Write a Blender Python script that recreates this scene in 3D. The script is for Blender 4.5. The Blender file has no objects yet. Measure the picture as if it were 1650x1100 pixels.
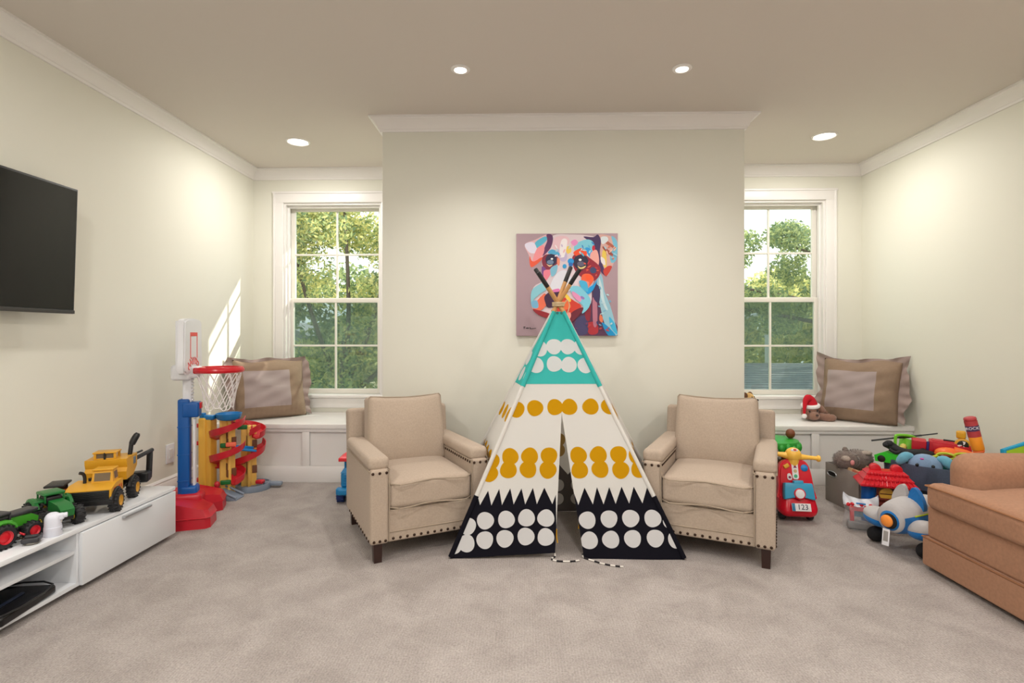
import bpy, math, random
from math import sin, cos, pi, radians, sqrt, atan2, hypot
from mathutils import Matrix, Vector
import numpy as np

S = bpy.context.scene
COL = S.collection
random.seed(7)

# ------------------------------------------------------------------ camera, sky, sun, exposure
FPX = 866.0
cd = bpy.data.cameras.new('camera'); cam = bpy.data.objects.new('camera', cd); COL.objects.link(cam)
cd.sensor_width = 36.0; cd.sensor_fit = 'HORIZONTAL'; cd.lens = FPX/1650*36.0
cd.clip_start = 0.02; cd.clip_end = 300
cam.location = (0, 0, 1.2)
cam.rotation_euler = (pi/2, 0, math.atan(20/FPX))
cd.shift_y = -11/1650.0
S.camera = cam

S.view_settings.view_transform = 'Standard'; S.view_settings.look = 'None'
S.view_settings.gamma = 1.0; S.view_settings.exposure = 0.0; S.view_settings.use_curve_mapping = False

SKY = 1.9
w = bpy.data.worlds.new('sky'); S.world = w; w.use_nodes = True
nt = w.node_tree; bg = nt.nodes['Background']
tc = nt.nodes.new('ShaderNodeTexCoord'); nz = nt.nodes.new('ShaderNodeTexNoise'); rp = nt.nodes.new('ShaderNodeValToRGB')
nz.inputs['Scale'].default_value = 2.5; nz.inputs['Detail'].default_value = 4
rp.color_ramp.elements[0].position = 0.35; rp.color_ramp.elements[0].color = (0.66, 0.82, 1.0, 1)
rp.color_ramp.elements[1].position = 0.6; rp.color_ramp.elements[1].color = (1, 1, 1, 1)
nt.links.new(tc.outputs['Generated'], nz.inputs['Vector']); nt.links.new(nz.outputs['Fac'], rp.inputs['Fac'])
nt.links.new(rp.outputs['Color'], bg.inputs['Color']); bg.inputs['Strength'].default_value = SKY

ELEV = math.atan(0.66)
sun_dir = Vector((1.35, 1.0, 0)).normalized()*cos(ELEV) + Vector((0, 0, sin(ELEV)))   # towards the sun
sl = bpy.data.lights.new('sun', 'SUN'); sun = bpy.data.objects.new('sun', sl); COL.objects.link(sun)
sl.energy = 6.5; sl.angle = radians(0.7); sl.color = (1.0, 0.93, 0.80)
sun.rotation_euler = sun_dir.to_track_quat('Z', 'Y').to_euler(); sun.location = (8, 12, 9)

LAMP_VISIBLE_W = 46.0      # the two recessed lamps before the projecting wall
LAMP_BAY_W = 14.5          # the two recessed lamps over the window seats
LAMP_FILL_W = 24.0       # the lamps added for fill light, unseen behind the viewer
LAMP_COLOR = (1.0, 0.962, 0.915)

# ------------------------------------------------------------------ helpers
def srgb(r, g, b):
    f = lambda v: (v/255/12.92) if v/255 <= 0.04045 else ((v/255+0.055)/1.055)**2.4
    return (f(r), f(g), f(b), 1)

MATS = {}
def mat(name, col, rough=0.5, metal=0.0, noise=0.0, nscale=30, bump=0.0, bscale=200, spec=0.5, emit=None, estr=0, weave=None, coat=0, sheen=0, trans=0):
    if name in MATS: return MATS[name]
    m = bpy.data.materials.new(name); m.use_nodes = True; MATS[name] = m
    t = m.node_tree; n = t.nodes; L = t.links; b = n['Principled BSDF']
    if len(col) == 3: col = srgb(*col)
    b.inputs['Base Color'].default_value = col
    b.inputs['Roughness'].default_value = rough; b.inputs['Metallic'].default_value = metal
    b.inputs['Specular IOR Level'].default_value = spec
    if coat: b.inputs['Coat Weight'].default_value = coat
    if sheen: b.inputs['Sheen Weight'].default_value = sheen
    if trans: b.inputs['Transmission Weight'].default_value = trans
    if emit: b.inputs['Emission Color'].default_value = (*emit, 1); b.inputs['Emission Strength'].default_value = estr
    co = n.new('ShaderNodeTexCoord')
    if noise:
        z = n.new('ShaderNodeTexNoise'); z.inputs['Scale'].default_value = nscale; z.inputs['Detail'].default_value = 5
        L.new(co.outputs['Object'], z.inputs['Vector'])
        x = n.new('ShaderNodeMix'); x.data_type = 'RGBA'
        x.inputs['A'].default_value = tuple(max(0, c*(1-noise)) for c in col[:3])+(1,)
        x.inputs['B'].default_value = tuple(min(1, c*(1+noise)) for c in col[:3])+(1,)
        L.new(z.outputs['Fac'], x.inputs['Factor']); L.new(x.outputs['Result'], b.inputs['Base Color'])
    h = None
    if weave:                                    # crossing threads
        hs = []
        for ax in ('X', 'Z'):
            wv = n.new('ShaderNodeTexWave'); wv.bands_direction = ax; wv.inputs['Scale'].default_value = weave
            wv.inputs['Distortion'].default_value = 2.0; wv.inputs['Detail'].default_value = 2; wv.inputs['Detail Scale'].default_value = 1.5
            L.new(co.outputs['Object'], wv.inputs['Vector']); hs.append(wv)
        ad = n.new('ShaderNodeMath'); ad.operation = 'ADD'
        L.new(hs[0].outputs['Fac'], ad.inputs[0]); L.new(hs[1].outputs['Fac'], ad.inputs[1]); h = ad.outputs[0]
    elif bump:
        z2 = n.new('ShaderNodeTexNoise'); z2.inputs['Scale'].default_value = bscale; z2.inputs['Detail'].default_value = 3
        L.new(co.outputs['Object'], z2.inputs['Vector']); h = z2.outputs['Fac']
    if h is not None and bump:
        bp = n.new('ShaderNodeBump'); bp.inputs['Strength'].default_value = bump; bp.inputs['Distance'].default_value = 0.004
        L.new(h, bp.inputs['Height']); L.new(bp.outputs['Normal'], b.inputs['Normal'])
    return m

def R(ax, deg): return Matrix.Rotation(radians(deg), 4, ax)
def T(x, y, z): return Matrix.Translation((x, y, z))
def basis(d):
    d = Vector(d).normalized(); a = Vector((0, 0, 1)) if abs(d.z) < 0.9 else Vector((1, 0, 0))
    u = d.cross(a).normalized(); return u, d.cross(u).normalized(), d

class MB:
    """collects shapes, then becomes one mesh object"""
    def __init__(s, m=None):
        s.v = []; s.f = []; s.fm = []; s.mats = []; s.cur = 0; s.M = Matrix()
        if m: s.use(m)
    def use(s, m):
        if m not in s.mats: s.mats.append(m)
        s.cur = s.mats.index(m); return s
    def at(s, M): s.M = M; return s
    def add(s, vs, fs):
        o = len(s.v); M = s.M
        s.v += [tuple(M @ Vector(p)) for p in vs]
        s.f += [tuple(i+o for i in f) for f in fs]; s.fm += [s.cur]*len(fs)
        return s
    def box(s, c, d):
        x, y, z = c; a, b, e = d[0]/2, d[1]/2, d[2]/2
        vs = [(x+i*a, y+j*b, z+k*e) for k in (-1, 1) for j in (-1, 1) for i in (-1, 1)]
        return s.add(vs, [(0, 2, 3, 1), (4, 5, 7, 6), (0, 1, 5, 4), (2, 6, 7, 3), (0, 4, 6, 2), (1, 3, 7, 5)])
    def rbox(s, c, d, r=0.01, seg=2, n=1, fn=None):
        h = [q/2 for q in d]; r = min(r, min(h)*0.999); idx = {}; vs = []; fs = []
        ss = []
        for q in h:
            a = [-q+r*i/seg for i in range(seg)] + [-(q-r) + 2*(q-r)*i/n for i in range(n+1)] + [q-r+r*(i+1)/seg for i in range(seg)]
            ss.append(a)
        def vert(p):
            inn = [max(-(h[i]-r), min(h[i]-r, p[i])) for i in range(3)]
            dd = Vector([p[i]-inn[i] for i in range(3)])
            q = Vector(inn) + (dd.normalized()*r if dd.length > 1e-9 else dd)
            if fn: q = Vector(fn(q, h))
            k = tuple(round(p[i], 6) for i in range(3))
            if k not in idx: idx[k] = len(vs); vs.append((q[0]+c[0], q[1]+c[1], q[2]+c[2]))
            return idx[k]
        for ax in range(3):
            b, e = (ax+1) % 3, (ax+2) % 3
            for sg in (-1, 1):
                A, B = ss[b], ss[e]
                for i in range(len(A)-1):
                    for j in range(len(B)-1):
                        q = []
                        for (ii, jj) in ((i, j), (i+1, j), (i+1, j+1), (i, j+1)):
                            p = [0, 0, 0]; p[ax] = sg*h[ax]; p[b] = A[ii]; p[e] = B[jj]; q.append(vert(p))
                        if sg < 0: q.reverse()
                        fs.append(tuple(q))
        return s.add(vs, fs)
    def ring(s, rings, closed=False, cap=True):
        n = len(rings[0]); vs = [p for r in rings for p in r]; fs = []; m = len(rings)
        for i in range(m if closed else m-1):
            a, b = i*n, ((i+1) % m)*n
            for j in range(n): k = (j+1) % n; fs.append((a+j, a+k, b+k, b+j))
        if cap and not closed: fs.append(tuple(reversed(range(n)))); fs.append(tuple(range((m-1)*n, m*n)))
        return s.add(vs, fs)
    def cyl(s, p0, p1, r0, r1=None, n=20, cap=True):
        r1 = r0 if r1 is None else r1; u, v, d = basis(Vector(p1)-Vector(p0)); rs = []
        for p, r in ((p0, r0), (p1, r1)):
            rs.append([tuple(Vector(p)+u*r*cos(2*pi*i/n)+v*r*sin(2*pi*i/n)) for i in range(n)])
        return s.ring(rs, cap=cap)
    def rcyl(s, p0, p1, r, b=0.004, n=24):
        """cylinder with rounded rims"""
        p0, p1 = Vector(p0), Vector(p1); L = (p1-p0).length
        return s.lathe(p0, p1-p0, [(0.0001, 0), (r-b, 0), (r-b*0.3, b*0.3), (r, b), (r, L-b), (r-b*0.3, L-b*0.3), (r-b, L), (0.0001, L)], n)
    def lathe(s, o, ax, prof, n=24, cap=True):
        u, v, d = basis(ax); o = Vector(o); rs = []
        for r, t in prof: rs.append([tuple(o+d*t+u*r*cos(2*pi*i/n)+v*r*sin(2*pi*i/n)) for i in range(n)])
        return s.ring(rs, cap=cap)
    def torus(s, c, ax, Rr, r, n=28, m=8, sq=1.0):
        u, v, d = basis(ax); c = Vector(c); rs = []
        for i in range(n):
            a = 2*pi*i/n; e = u*cos(a)+v*sin(a)
            rs.append([tuple(c+e*(Rr+r*cos(2*pi*j/m))+d*r*sq*sin(2*pi*j/m)) for j in range(m)])
        return s.ring(rs, closed=True)
    def tube(s, pts, r, n=8, closed=False):
        pts = [Vector(p) for p in pts]; m = len(pts); rs = []; pu = None
        for i, p in enumerate(pts):
            if closed: d = pts[(i+1) % m]-pts[i-1]
            else: d = pts[min(i+1, m-1)]-pts[max(i-1, 0)]
            d = d.normalized() if d.length > 1e-9 else Vector((0, 0, 1))
            if pu is None: pu = basis(d)[0]
            u = pu - d*pu.dot(d)
            u = u.normalized() if u.length > 1e-6 else basis(d)[0]
            pu = u; v = d.cross(u); q = r[i] if isinstance(r, (list, tuple)) else r
            rs.append([tuple(p+u*q*cos(2*pi*j/n)+v*q*sin(2*pi*j/n)) for j in range(n)])
        return s.ring(rs, closed=closed)
    def ell(s, c, rad, n=20, m=12, e=1.0, fn=None):
        pw = lambda x: math.copysign(abs(x)**e, x); rs = []
        for i in range(m+1):
            a = -pi/2+pi*i/m; a = max(-pi/2+0.02, min(pi/2-0.02, a)); ring = []
            for j in range(n):
                b = 2*pi*j/n; p = Vector((rad[0]*pw(cos(a))*pw(cos(b)), rad[1]*pw(cos(a))*pw(sin(b)), rad[2]*pw(sin(a))))
                if fn: p = Vector(fn(p))
                ring.append((c[0]+p.x, c[1]+p.y, c[2]+p.z))
            rs.append(ring)
        return s.ring(rs)
    def prism(s, poly, t0, t1, ax='y'):
        """extrude a 2D outline; ax 'y': (x,z) outline along y, 'x': (y,z) along x, 'z': (x,y) along z"""
        f = {'y': lambda p, t: (p[0], t, p[1]), 'x': lambda p, t: (t, p[0], p[1]), 'z': lambda p, t: (p[0], p[1], t)}[ax]
        return s.ring([[f(p, t0) for p in poly], [f(p, t1) for p in poly]])
    def grid(s, fn, nu, nv):
        vs = [fn(i/nu, j/nv) for j in range(nv+1) for i in range(nu+1)]; k = nu+1
        return s.add(vs, [(j*k+i, j*k+i+1, (j+1)*k+i+1, (j+1)*k+i) for j in range(nv) for i in range(nu)])
    def build(s, name, parent=None, angle=38, weight=False, loc=None):
        me = bpy.data.meshes.new(name); me.from_pydata(s.v, [], s.f)
        for m in s.mats: me.materials.append(m)
        me.polygons.foreach_set('material_index', s.fm)
        me.polygons.foreach_set('use_smooth', [True]*len(s.f)); me.validate(); me.update()
        bmx = __import__('bmesh').new(); bmx.from_mesh(me); __import__('bmesh').ops.recalc_face_normals(bmx, faces=bmx.faces); bmx.to_mesh(me); bmx.free()
        me.set_sharp_from_angle(angle=radians(angle))
        o = bpy.data.objects.new(name, me); COL.objects.link(o)
        if parent: o.parent = parent
        if loc: o.location = loc
        if weight:
            md = o.modifiers.new('normals', 'WEIGHTED_NORMAL'); md.keep_sharp = True
        return o

def tag(o, label=None, cat=None, group=None, kind=None):
    if label: o['label'] = label
    if cat: o['category'] = cat
    if group: o['group'] = group
    if kind: o['kind'] = kind
    return o
def thing(name, label, cat, loc=(0, 0, 0), rz=0, group=None, rot=None):
    o = bpy.data.objects.new(name, None); o.empty_display_size = 0.05; COL.objects.link(o)
    o.location = loc; o.rotation_euler = rot if rot else (0, 0, radians(rz))
    return tag(o, label, cat, group)
def struct(o): o['kind'] = 'structure'; return o
def smooth_closed(pts, k=5):
    out = []; n = len(pts)
    for i in range(n):
        p0, p1, p2, p3 = [pts[(i+q) % n] for q in (-1, 0, 1, 2)]
        for j in range(k):
            t = j/k
            out.append(tuple(0.5*(2*p1[a]+(p2[a]-p0[a])*t+(2*p0[a]-5*p1[a]+4*p2[a]-p3[a])*t*t+(3*p1[a]-p0[a]-3*p2[a]+p3[a])*t**3) for a in range(len(p1))))
    return out
def spline(pts, k=6):
    out = []; n = len(pts); g = lambda i: pts[max(0, min(n-1, i))]
    for i in range(n-1):
        p0, p1, p2, p3 = g(i-1), g(i), g(i+1), g(i+2)
        for j in range(k):
            t = j/k
            out.append(tuple(0.5*(2*p1[a]+(p2[a]-p0[a])*t+(2*p0[a]-5*p1[a]+4*p2[a]-p3[a])*t*t+(3*p1[a]-p0[a]-3*p2[a]+p3[a])*t**3) for a in range(len(p1))))
    return out+[tuple(pts[-1])]
def text(name, body, size, m, parent, M, extrude=0.0006):
    cu = bpy.data.curves.new(name, 'FONT'); cu.body = body; cu.size = size; cu.extrude = extrude
    cu.align_x = 'CENTER'; cu.align_y = 'CENTER'; cu.materials.append(m)
    tmp = bpy.data.objects.new('letters', cu); COL.objects.link(tmp); bpy.context.view_layer.update()
    me = bpy.data.meshes.new_from_object(tmp.evaluated_get(bpy.context.evaluated_depsgraph_get())); bpy.data.objects.remove(tmp); bpy.data.curves.remove(cu)
    me.name = name; o = bpy.data.objects.new(name, me); COL.objects.link(o); o.parent = parent; o.matrix_local = M
    return o
def dup(root, loc, rz):
    r = root.copy(); COL.objects.link(r); r.location = loc; r.rotation_euler = (0, 0, radians(rz))
    for ch in list(root.children):
        c = ch.copy(); COL.objects.link(c); c.parent = r
        for g in ch.children:
            d = g.copy(); COL.objects.link(d); d.parent = c
    return r

# ------------------------------------------------------------------ materials
WALL = mat('cream_wall_paint', (232, 230, 218), 0.65, bump=0.03, bscale=350, spec=0.3)
CEIL = mat('ceiling_paint', (216, 208, 200), 0.8, spec=0.2)
TRIM = mat('white_trim_paint', (238, 234, 231), 0.35)
def carpet():
    m = bpy.data.materials.new('taupe_carpet'); m.use_nodes = True; t = m.node_tree; n = t.nodes; L = t.links; b = n['Principled BSDF']
    b.inputs['Roughness'].default_value = 0.95; b.inputs['Specular IOR Level'].default_value = 0.1
    co = n.new('ShaderNodeTexCoord')
    def noise(s, d=4, dist=0):
        z = n.new('ShaderNodeTexNoise'); z.inputs['Scale'].default_value = s; z.inputs['Detail'].default_value = d
        z.inputs['Distortion'].default_value = dist; L.new(co.outputs['Object'], z.inputs['Vector']); return z
    big = noise(5.0, 10, 0.4); big.inputs['Roughness'].default_value = 0.6; fine = noise(120, 4)
    r1 = n.new('ShaderNodeValToRGB'); r1.color_ramp.elements[0].position = 0.35; r1.color_ramp.elements[1].position = 0.65
    r1.color_ramp.elements[0].color = srgb(165, 156, 151); r1.color_ramp.elements[1].color = srgb(182, 173, 168)
    L.new(big.outputs['Fac'], r1.inputs['Fac'])
    wx = n.new('ShaderNodeTexWave'); wx.bands_direction = 'X'; wy = n.new('ShaderNodeTexWave'); wy.bands_direction = 'Y'
    for q, sc in ((wx, 28), (wy, 36)):
        q.inputs['Scale'].default_value = sc; q.inputs['Distortion'].default_value = 6; q.inputs['Detail'].default_value = 2
        q.inputs['Detail Scale'].default_value = 3; L.new(co.outputs['Object'], q.inputs['Vector'])
    a1 = n.new('ShaderNodeMath'); a1.operation = 'ADD'; L.new(wx.outputs['Fac'], a1.inputs[0]); L.new(wy.outputs['Fac'], a1.inputs[1]); hf = n.new('ShaderNodeMath'); hf.operation = 'MULTIPLY'; hf.inputs[1].default_value = 0.6; L.new(a1.outputs[0], hf.inputs[0])
    a2 = n.new('ShaderNodeMath'); a2.operation = 'MULTIPLY_ADD'; L.new(fine.outputs['Fac'], a2.inputs[0]); a2.inputs[1].default_value = 4.0; L.new(hf.outputs[0], a2.inputs[2])
    mr = n.new('ShaderNodeMapRange'); mr.inputs['From Min'].default_value = 1.5; mr.inputs['From Max'].default_value = 3.7
    mr.inputs['To Min'].default_value = 0.74; mr.inputs['To Max'].default_value = 1.14; L.new(a2.outputs[0], mr.inputs['Value'])
    mx = n.new('ShaderNodeMix'); mx.data_type = 'RGBA'; mx.blend_type = 'MULTIPLY'; mx.inputs['Factor'].default_value = 1
    L.new(r1.outputs['Color'], mx.inputs['A']); L.new(mr.outputs['Result'], mx.inputs['B']); L.new(mx.outputs['Result'], b.inputs['Base Color'])
    bp = n.new('ShaderNodeBump'); bp.inputs['Strength'].default_value = 0.5; bp.inputs['Distance'].default_value = 0.004
    L.new(a2.outputs[0], bp.inputs['Height']); L.new(bp.outputs['Normal'], b.inputs['Normal'])
    return m
CARPET = carpet()
def glass_mat():
    m = bpy.data.materials.new('window_glass'); m.use_nodes = True; t = m.node_tree; n = t.nodes; L = t.links
    n.remove(n['Principled BSDF']); tr = n.new('ShaderNodeBsdfTransparent'); gl = n.new('ShaderNodeBsdfGlossy'); gl.inputs['Roughness'].default_value = 0.02
    tr.inputs['Color'].default_value = (0.95, 0.98, 0.96, 1)
    lw = n.new('ShaderNodeLayerWeight'); pw = n.new('ShaderNodeMath'); pw.operation = 'POWER'; pw.inputs[1].default_value = 5; L.new(lw.outputs['Facing'], pw.inputs[0])
    fr = n.new('ShaderNodeMath'); fr.operation = 'MULTIPLY_ADD'; fr.inputs[1].default_value = 0.9; fr.inputs[2].default_value = 0.03; L.new(pw.outputs[0], fr.inputs[0]); mx = n.new('ShaderNodeMixShader')
    L.new(fr.outputs[0], mx.inputs[0]); L.new(tr.outputs[0], mx.inputs[1]); L.new(gl.outputs[0], mx.inputs[2]); L.new(mx.outputs[0], n['Material Output'].inputs['Surface'])
    return m
GLASS = glass_mat()
def mesh_screen():
    m = bpy.data.materials.new('insect_screen_mesh'); m.use_nodes = True; t = m.node_tree; n = t.nodes; L = t.links
    n.remove(n['Principled BSDF']); tr = n.new('ShaderNodeBsdfTransparent'); df = n.new('ShaderNodeBsdfDiffuse')
    tr.inputs['Color'].default_value = (0.74, 0.80, 0.79, 1); df.inputs['Color'].default_value = (0.26, 0.34, 0.33, 1)
    mx = n.new('ShaderNodeMixShader'); mx.inputs[0].default_value = 0.26
    L.new(tr.outputs[0], mx.inputs[1]); L.new(df.outputs[0], mx.inputs[2]); L.new(mx.outputs[0], n['Material Output'].inputs['Surface'])
    return m
SCREEN = mesh_screen()
LINEN = mat('beige_linen', (183, 165, 148), 0.9, noise=0.16, nscale=120, bump=0.25, weave=160, spec=0.15, sheen=0.1)
LINEN_PIPE = mat('beige_linen_piping', (166, 150, 132), 0.9, spec=0.15)
NAIL = mat('bronze_nailhead', (62, 44, 34), 0.35, metal=0.7)
WOOD_DARK = mat('espresso_wood', (48, 26, 20), 0.35, noise=0.25, nscale=25)
SOFA = mat('apricot_slub_linen', (175, 131, 104), 0.92, noise=0.2, nscale=70, bump=0.35, weave=130, spec=0.12, sheen=0.1)
SOFA_PIPE = mat('apricot_piping', (158, 112, 82), 0.9, spec=0.12)
BLACKP = mat('black_plastic', (22, 22, 24), 0.4)
RUBBER = mat('black_rubber', (27, 27, 30), 0.6)
RED = mat('red_plastic', (205, 22, 38), 0.3)
REDM = mat('crimson_plastic', (190, 28, 44), 0.35)
BLUE = mat('royal_blue_plastic', (0, 82, 158), 0.35)
SKYB = mat('sky_blue_plastic', (30, 130, 200), 0.35)
WHITEP = mat('white_plastic', (232, 232, 236), 0.35)
YEL = mat('toy_yellow', (218, 160, 40), 0.35)
AMBER = mat('amber_plastic', (252, 196, 78), 0.35)
GREEN = mat('tractor_green', (28, 110, 48), 0.35)
LIME = mat('lime_plastic', (122, 205, 50), 0.35)
ORANGE = mat('orange_plastic', (240, 110, 40), 0.4)
GREYP = mat('grey_plastic', (130, 142, 158), 0.45)
STEEL = mat('brushed_metal', (190, 192, 196), 0.3, metal=0.8)
# ------------------------------------------------------------------ room shell
XL, XR, YB, YF, CZ = -2.54, 3.08, 4.98, -2.7, 2.74
CX0, CX1, CY = -1.016, 1.55, 3.82
WIN = [(-2.25, -1.33), (1.83, 2.75)]; WZ0, WZ1 = 0.64, 2.43; WT = 0.17
struct(MB(CARPET).box((0.27, (YF+YB)/2, -0.05), (XR-XL+0.6, YB-YF+0.6, 0.1)).build('floor'))
struct(MB(CEIL).box((0.27, (YF+YB)/2+0.1, CZ+0.05), (XR-XL+0.6, YB-YF+0.8, 0.1)).build('ceiling'))
struct(MB(WALL).box((XL-0.1, (YF+YB)/2, CZ/2), (0.2, YB-YF+0.34, CZ)).build('wall_left'))
struct(MB(WALL).box((XR+0.1, (YF+YB)/2, CZ/2), (0.2, YB-YF+0.34, CZ)).build('wall_right'))
struct(MB(WALL).rbox(((CX0+CX1)/2, (CY+YB)/2, CZ/2), (CX1-CX0, YB-CY, CZ), 0.006, 1).build('wall_center'))
b = MB(WALL); ym = YB+WT/2
xs = [XL, WIN[0][0], WIN[0][1], WIN[1][0], WIN[1][1], XR]
for i in range(5):
    xa, xb = xs[i], xs[i+1]
    if i in (1, 3):
        b.box(((xa+xb)/2, ym, WZ0/2), (xb-xa, WT, WZ0)); b.box(((xa+xb)/2, ym, (WZ1+CZ)/2), (xb-xa, WT, CZ-WZ1))
    else: b.box(((xa+xb)/2, ym, CZ/2), (xb-xa, WT, CZ))
struct(b.build('wall_back'))
# unseen wall behind the viewer; its glazed opening is added for fill daylight
OX0, OX1, OZ = -0.7, 1.3, 2.15
b = MB(WALL); yq = YF-0.1
b.box(((XL+OX0)/2, yq, CZ/2), (OX0-XL, 0.2, CZ)); b.box(((XR+OX1)/2, yq, CZ/2), (XR-OX1, 0.2, CZ)); b.box(((OX0+OX1)/2, yq, (OZ+CZ)/2), (OX1-OX0, 0.2, CZ-OZ))
struct(b.build('wall_front'))
b = MB(TRIM)
for x in (OX0+0.04, (OX0+OX1)/2-0.33, (OX0+OX1)/2+0.33, OX1-0.04): b.rbox((x, yq, OZ/2), (0.08, 0.06, OZ), 0.005)
b.rbox(((OX0+OX1)/2, yq, OZ-0.04), (OX1-OX0, 0.058, 0.08), 0.005); b.rbox(((OX0+OX1)/2, yq, 0.06), (OX1-OX0, 0.058, 0.12), 0.005)
d1 = struct(b.build('added_door_1')); 
struct(MB(GLASS).box(((OX0+OX1)/2, yq-0.01, OZ/2), (OX1-OX0-0.1, 0.006, OZ-0.1)).build('pane', d1))
b = MB(mat('sun_cut_soffit', (150, 145, 140), 0.8)); b.box((0.3, YB+WT+0.31, 2.90), (7.2, 0.64, 0.12)); struct(b.build('trim_1'))     # unseen eaves, added to cut the sun through the upper panes

# crown moulding, baseboard: a profile swept along the walls with mitred corners
def sweep(path, prof, mt):
    """path: plan points, room on the right-hand side; prof: (out, z) points"""
    n = len(path); nrm = []
    for i in range(n-1):
        d = (Vector(path[i+1])-Vector(path[i])).normalized(); nrm.append(Vector((d.y, -d.x)))
    objs = []
    def off(i, u):
        if i == 0: return Vector(path[0])+nrm[0]*u
        if i == n-1: return Vector(path[-1])+nrm[-1]*u
        a, c = nrm[i-1], nrm[i]; k = a+c; return Vector(path[i])+k*(u/(1+a.dot(c)))
    for i in range(n-1):
        m = MB(mt); rs = []
        for q in (i, i+1): rs.append([(*off(q, u), z) for u, z in prof])
        m.ring(rs); objs.append(m.build('x', angle=25))
    return objs
plan = [(XL, YF), (XL, YB), (CX0, YB), (CX0, CY), (CX1, CY), (CX1, YB), (XR, YB), (XR, YF)]
crown = [(0, CZ-0.095), (0.012, CZ-0.095), (0.016, CZ-0.082), (0.022, CZ-0.078), (0.03, CZ-0.055), (0.048, CZ-0.03), (0.064, CZ-0.02), (0.068, CZ-0.012), (0.08, CZ-0.012), (0.08, CZ), (0, CZ)]
for i, o in enumerate(sweep(plan, crown, TRIM)): o.name = 'trim_%d' % (i+2); struct(o)
bbp = [(0, 0), (0.018, 0), (0.018, 0.15), (0.012, 0.165), (0.014, 0.172), (0.004, 0.188), (0, 0.188)]
for nm, pth in (('baseboard_left', [(XL, YF), (XL, 4.33)]), ('baseboard_right', [(XR, 4.33), (XR, YF)]), ('baseboard_center', [(CX0, 4.33), (CX0, CY), (CX1, CY), (CX1, 4.33)])):
    for o in sweep(pth, bbp, TRIM): o.name = nm; struct(o)

# ------------------------------------------------------------------ windows
SASH = mat('cream_sash_paint', (236, 231, 222), 0.35)
def window(n, x0, x1):
    r = bpy.data.objects.new('window_%d' % n, None); COL.objects.link(r); r['kind'] = 'structure'
    xc = (x0+x1)/2; r.location = (xc, YB, WZ0); W = x1-x0; Hh = WZ1-WZ0; hw = W/2
    P = lambda m, nm: struct(m.build(nm, r))
    m = MB(TRIM)                                         # casing boards with a raised back band
    for sx in (-1, 1):
        m.rbox((sx*(hw+0.045), -0.009, (Hh+0.09)/2-0.03), (0.09, 0.022, Hh+0.03+0.09), 0.004); m.rbox((sx*(hw+0.083), -0.013, (Hh+0.1)/2-0.03), (0.02, 0.034, Hh+0.04+0.1), 0.005)
    m.rbox((0, -0.0095, Hh+0.0465), (W+0.174, 0.025, 0.093), 0.004); m.rbox((0, -0.0135, Hh+0.093), (W+0.205, 0.035, 0.02), 0.005)
    P(m, 'window_casing')
    m = MB(TRIM)
    for sx in (-1, 1):
        m.box((sx*(hw-0.009), 0.085, Hh/2), (0.018, 0.17, Hh)); m.rbox((sx*(hw-0.026), 0.053, Hh/2), (0.018, 0.026, Hh-0.04), 0.003)
    m.box((0, 0.085, Hh-0.009), (W-0.036, 0.168, 0.018)); m.rbox((0, 0.05, Hh-0.028), (W-0.036, 0.022, 0.022), 0.003)
    P(m, 'jamb')
    m = MB(TRIM); m.rbox((0, 0.03, -0.014), (W+0.22, 0.14, 0.03), 0.008); P(m, 'stool')
    m = MB(TRIM); m.rbox((0, -0.01, -0.075), (W+0.17, 0.02, 0.09), 0.004); P(m, 'apron')
    gw = hw-0.055
    def sash(nm, y, z0, z1, rb, rt):
        f = MB(SASH); sw = 0.04
        for sx in (-1, 1): f.rbox((sx*(gw+sw/2-0.005), y, (z0+z1)/2), (sw, 0.03, z1-z0), 0.003)
        f.rbox((0, y, z0+rb/2), (2*gw, 0.028, rb), 0.003); f.rbox((0, y, z1-rt/2), (2*gw, 0.028, rt), 0.003)
        o = P(f, nm); g0, g1 = z0+rb, z1-rt
        q = MB(SASH); q.rbox((0, y, (g0+g1)/2), (0.018, 0.022, g1-g0), 0.004); q.rbox((0, y, (g0+g1)/2), (2*gw, 0.02, 0.018), 0.004)
        struct(q.build('muntin', o))
        p = MB(GLASS); p.box((0, y, (g0+g1)/2), (2*gw, 0.004, g1-g0)); struct(p.build('pane', o))
    sash('upper_sash', 0.125, 0.87, Hh-0.02, 0.04, 0.035)
    sash('lower_sash', 0.088, 0.004, 0.905, 0.045, 0.042)
    s2 = MB(SCREEN); s2.box((0, 0.155, 0.44), (W-0.05, 0.002, 0.87)); P(s2, 'insect_screen')
window(1, *WIN[0]); window(2, *WIN[1])

# ------------------------------------------------------------------ window seats
def bench(x0, x1, label, y0=4.33):
    t = thing('window_seat', label, 'window seat', ((x0+x1)/2, y0, 0)); W = x1-x0-0.004; D = YB-y0-0.004
    m = MB(TRIM); m.box((0, D/2+0.012, 0.215), (W, D-0.024, 0.43)); m.build('body', t)
    m = MB(TRIM)                                         # face frame with recessed panels
    m.rbox((0, 0.005, 0.066), (W, 0.016, 0.132), 0.002, 1); m.rbox((0, 0.005, 0.423), (W, 0.016, 0.027), 0.002, 1)
    for x in (-W/2+0.04, 0.0, W/2-0.04): m.rbox((x, 0.006, 0.27), (0.058, 0.0165, 0.285), 0.002, 1)
    m.build('panel_frame', t)
    m = MB(TRIM); m.rbox((0, D/2-0.01, 0.457), (W, D+0.02, 0.04), 0.005); m.build('seat_top', t)
bench(XL, CX0, 'white panelled window seat built under the left window'); bench(CX1, XR, 'white panelled window seat built under the right window')

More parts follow.
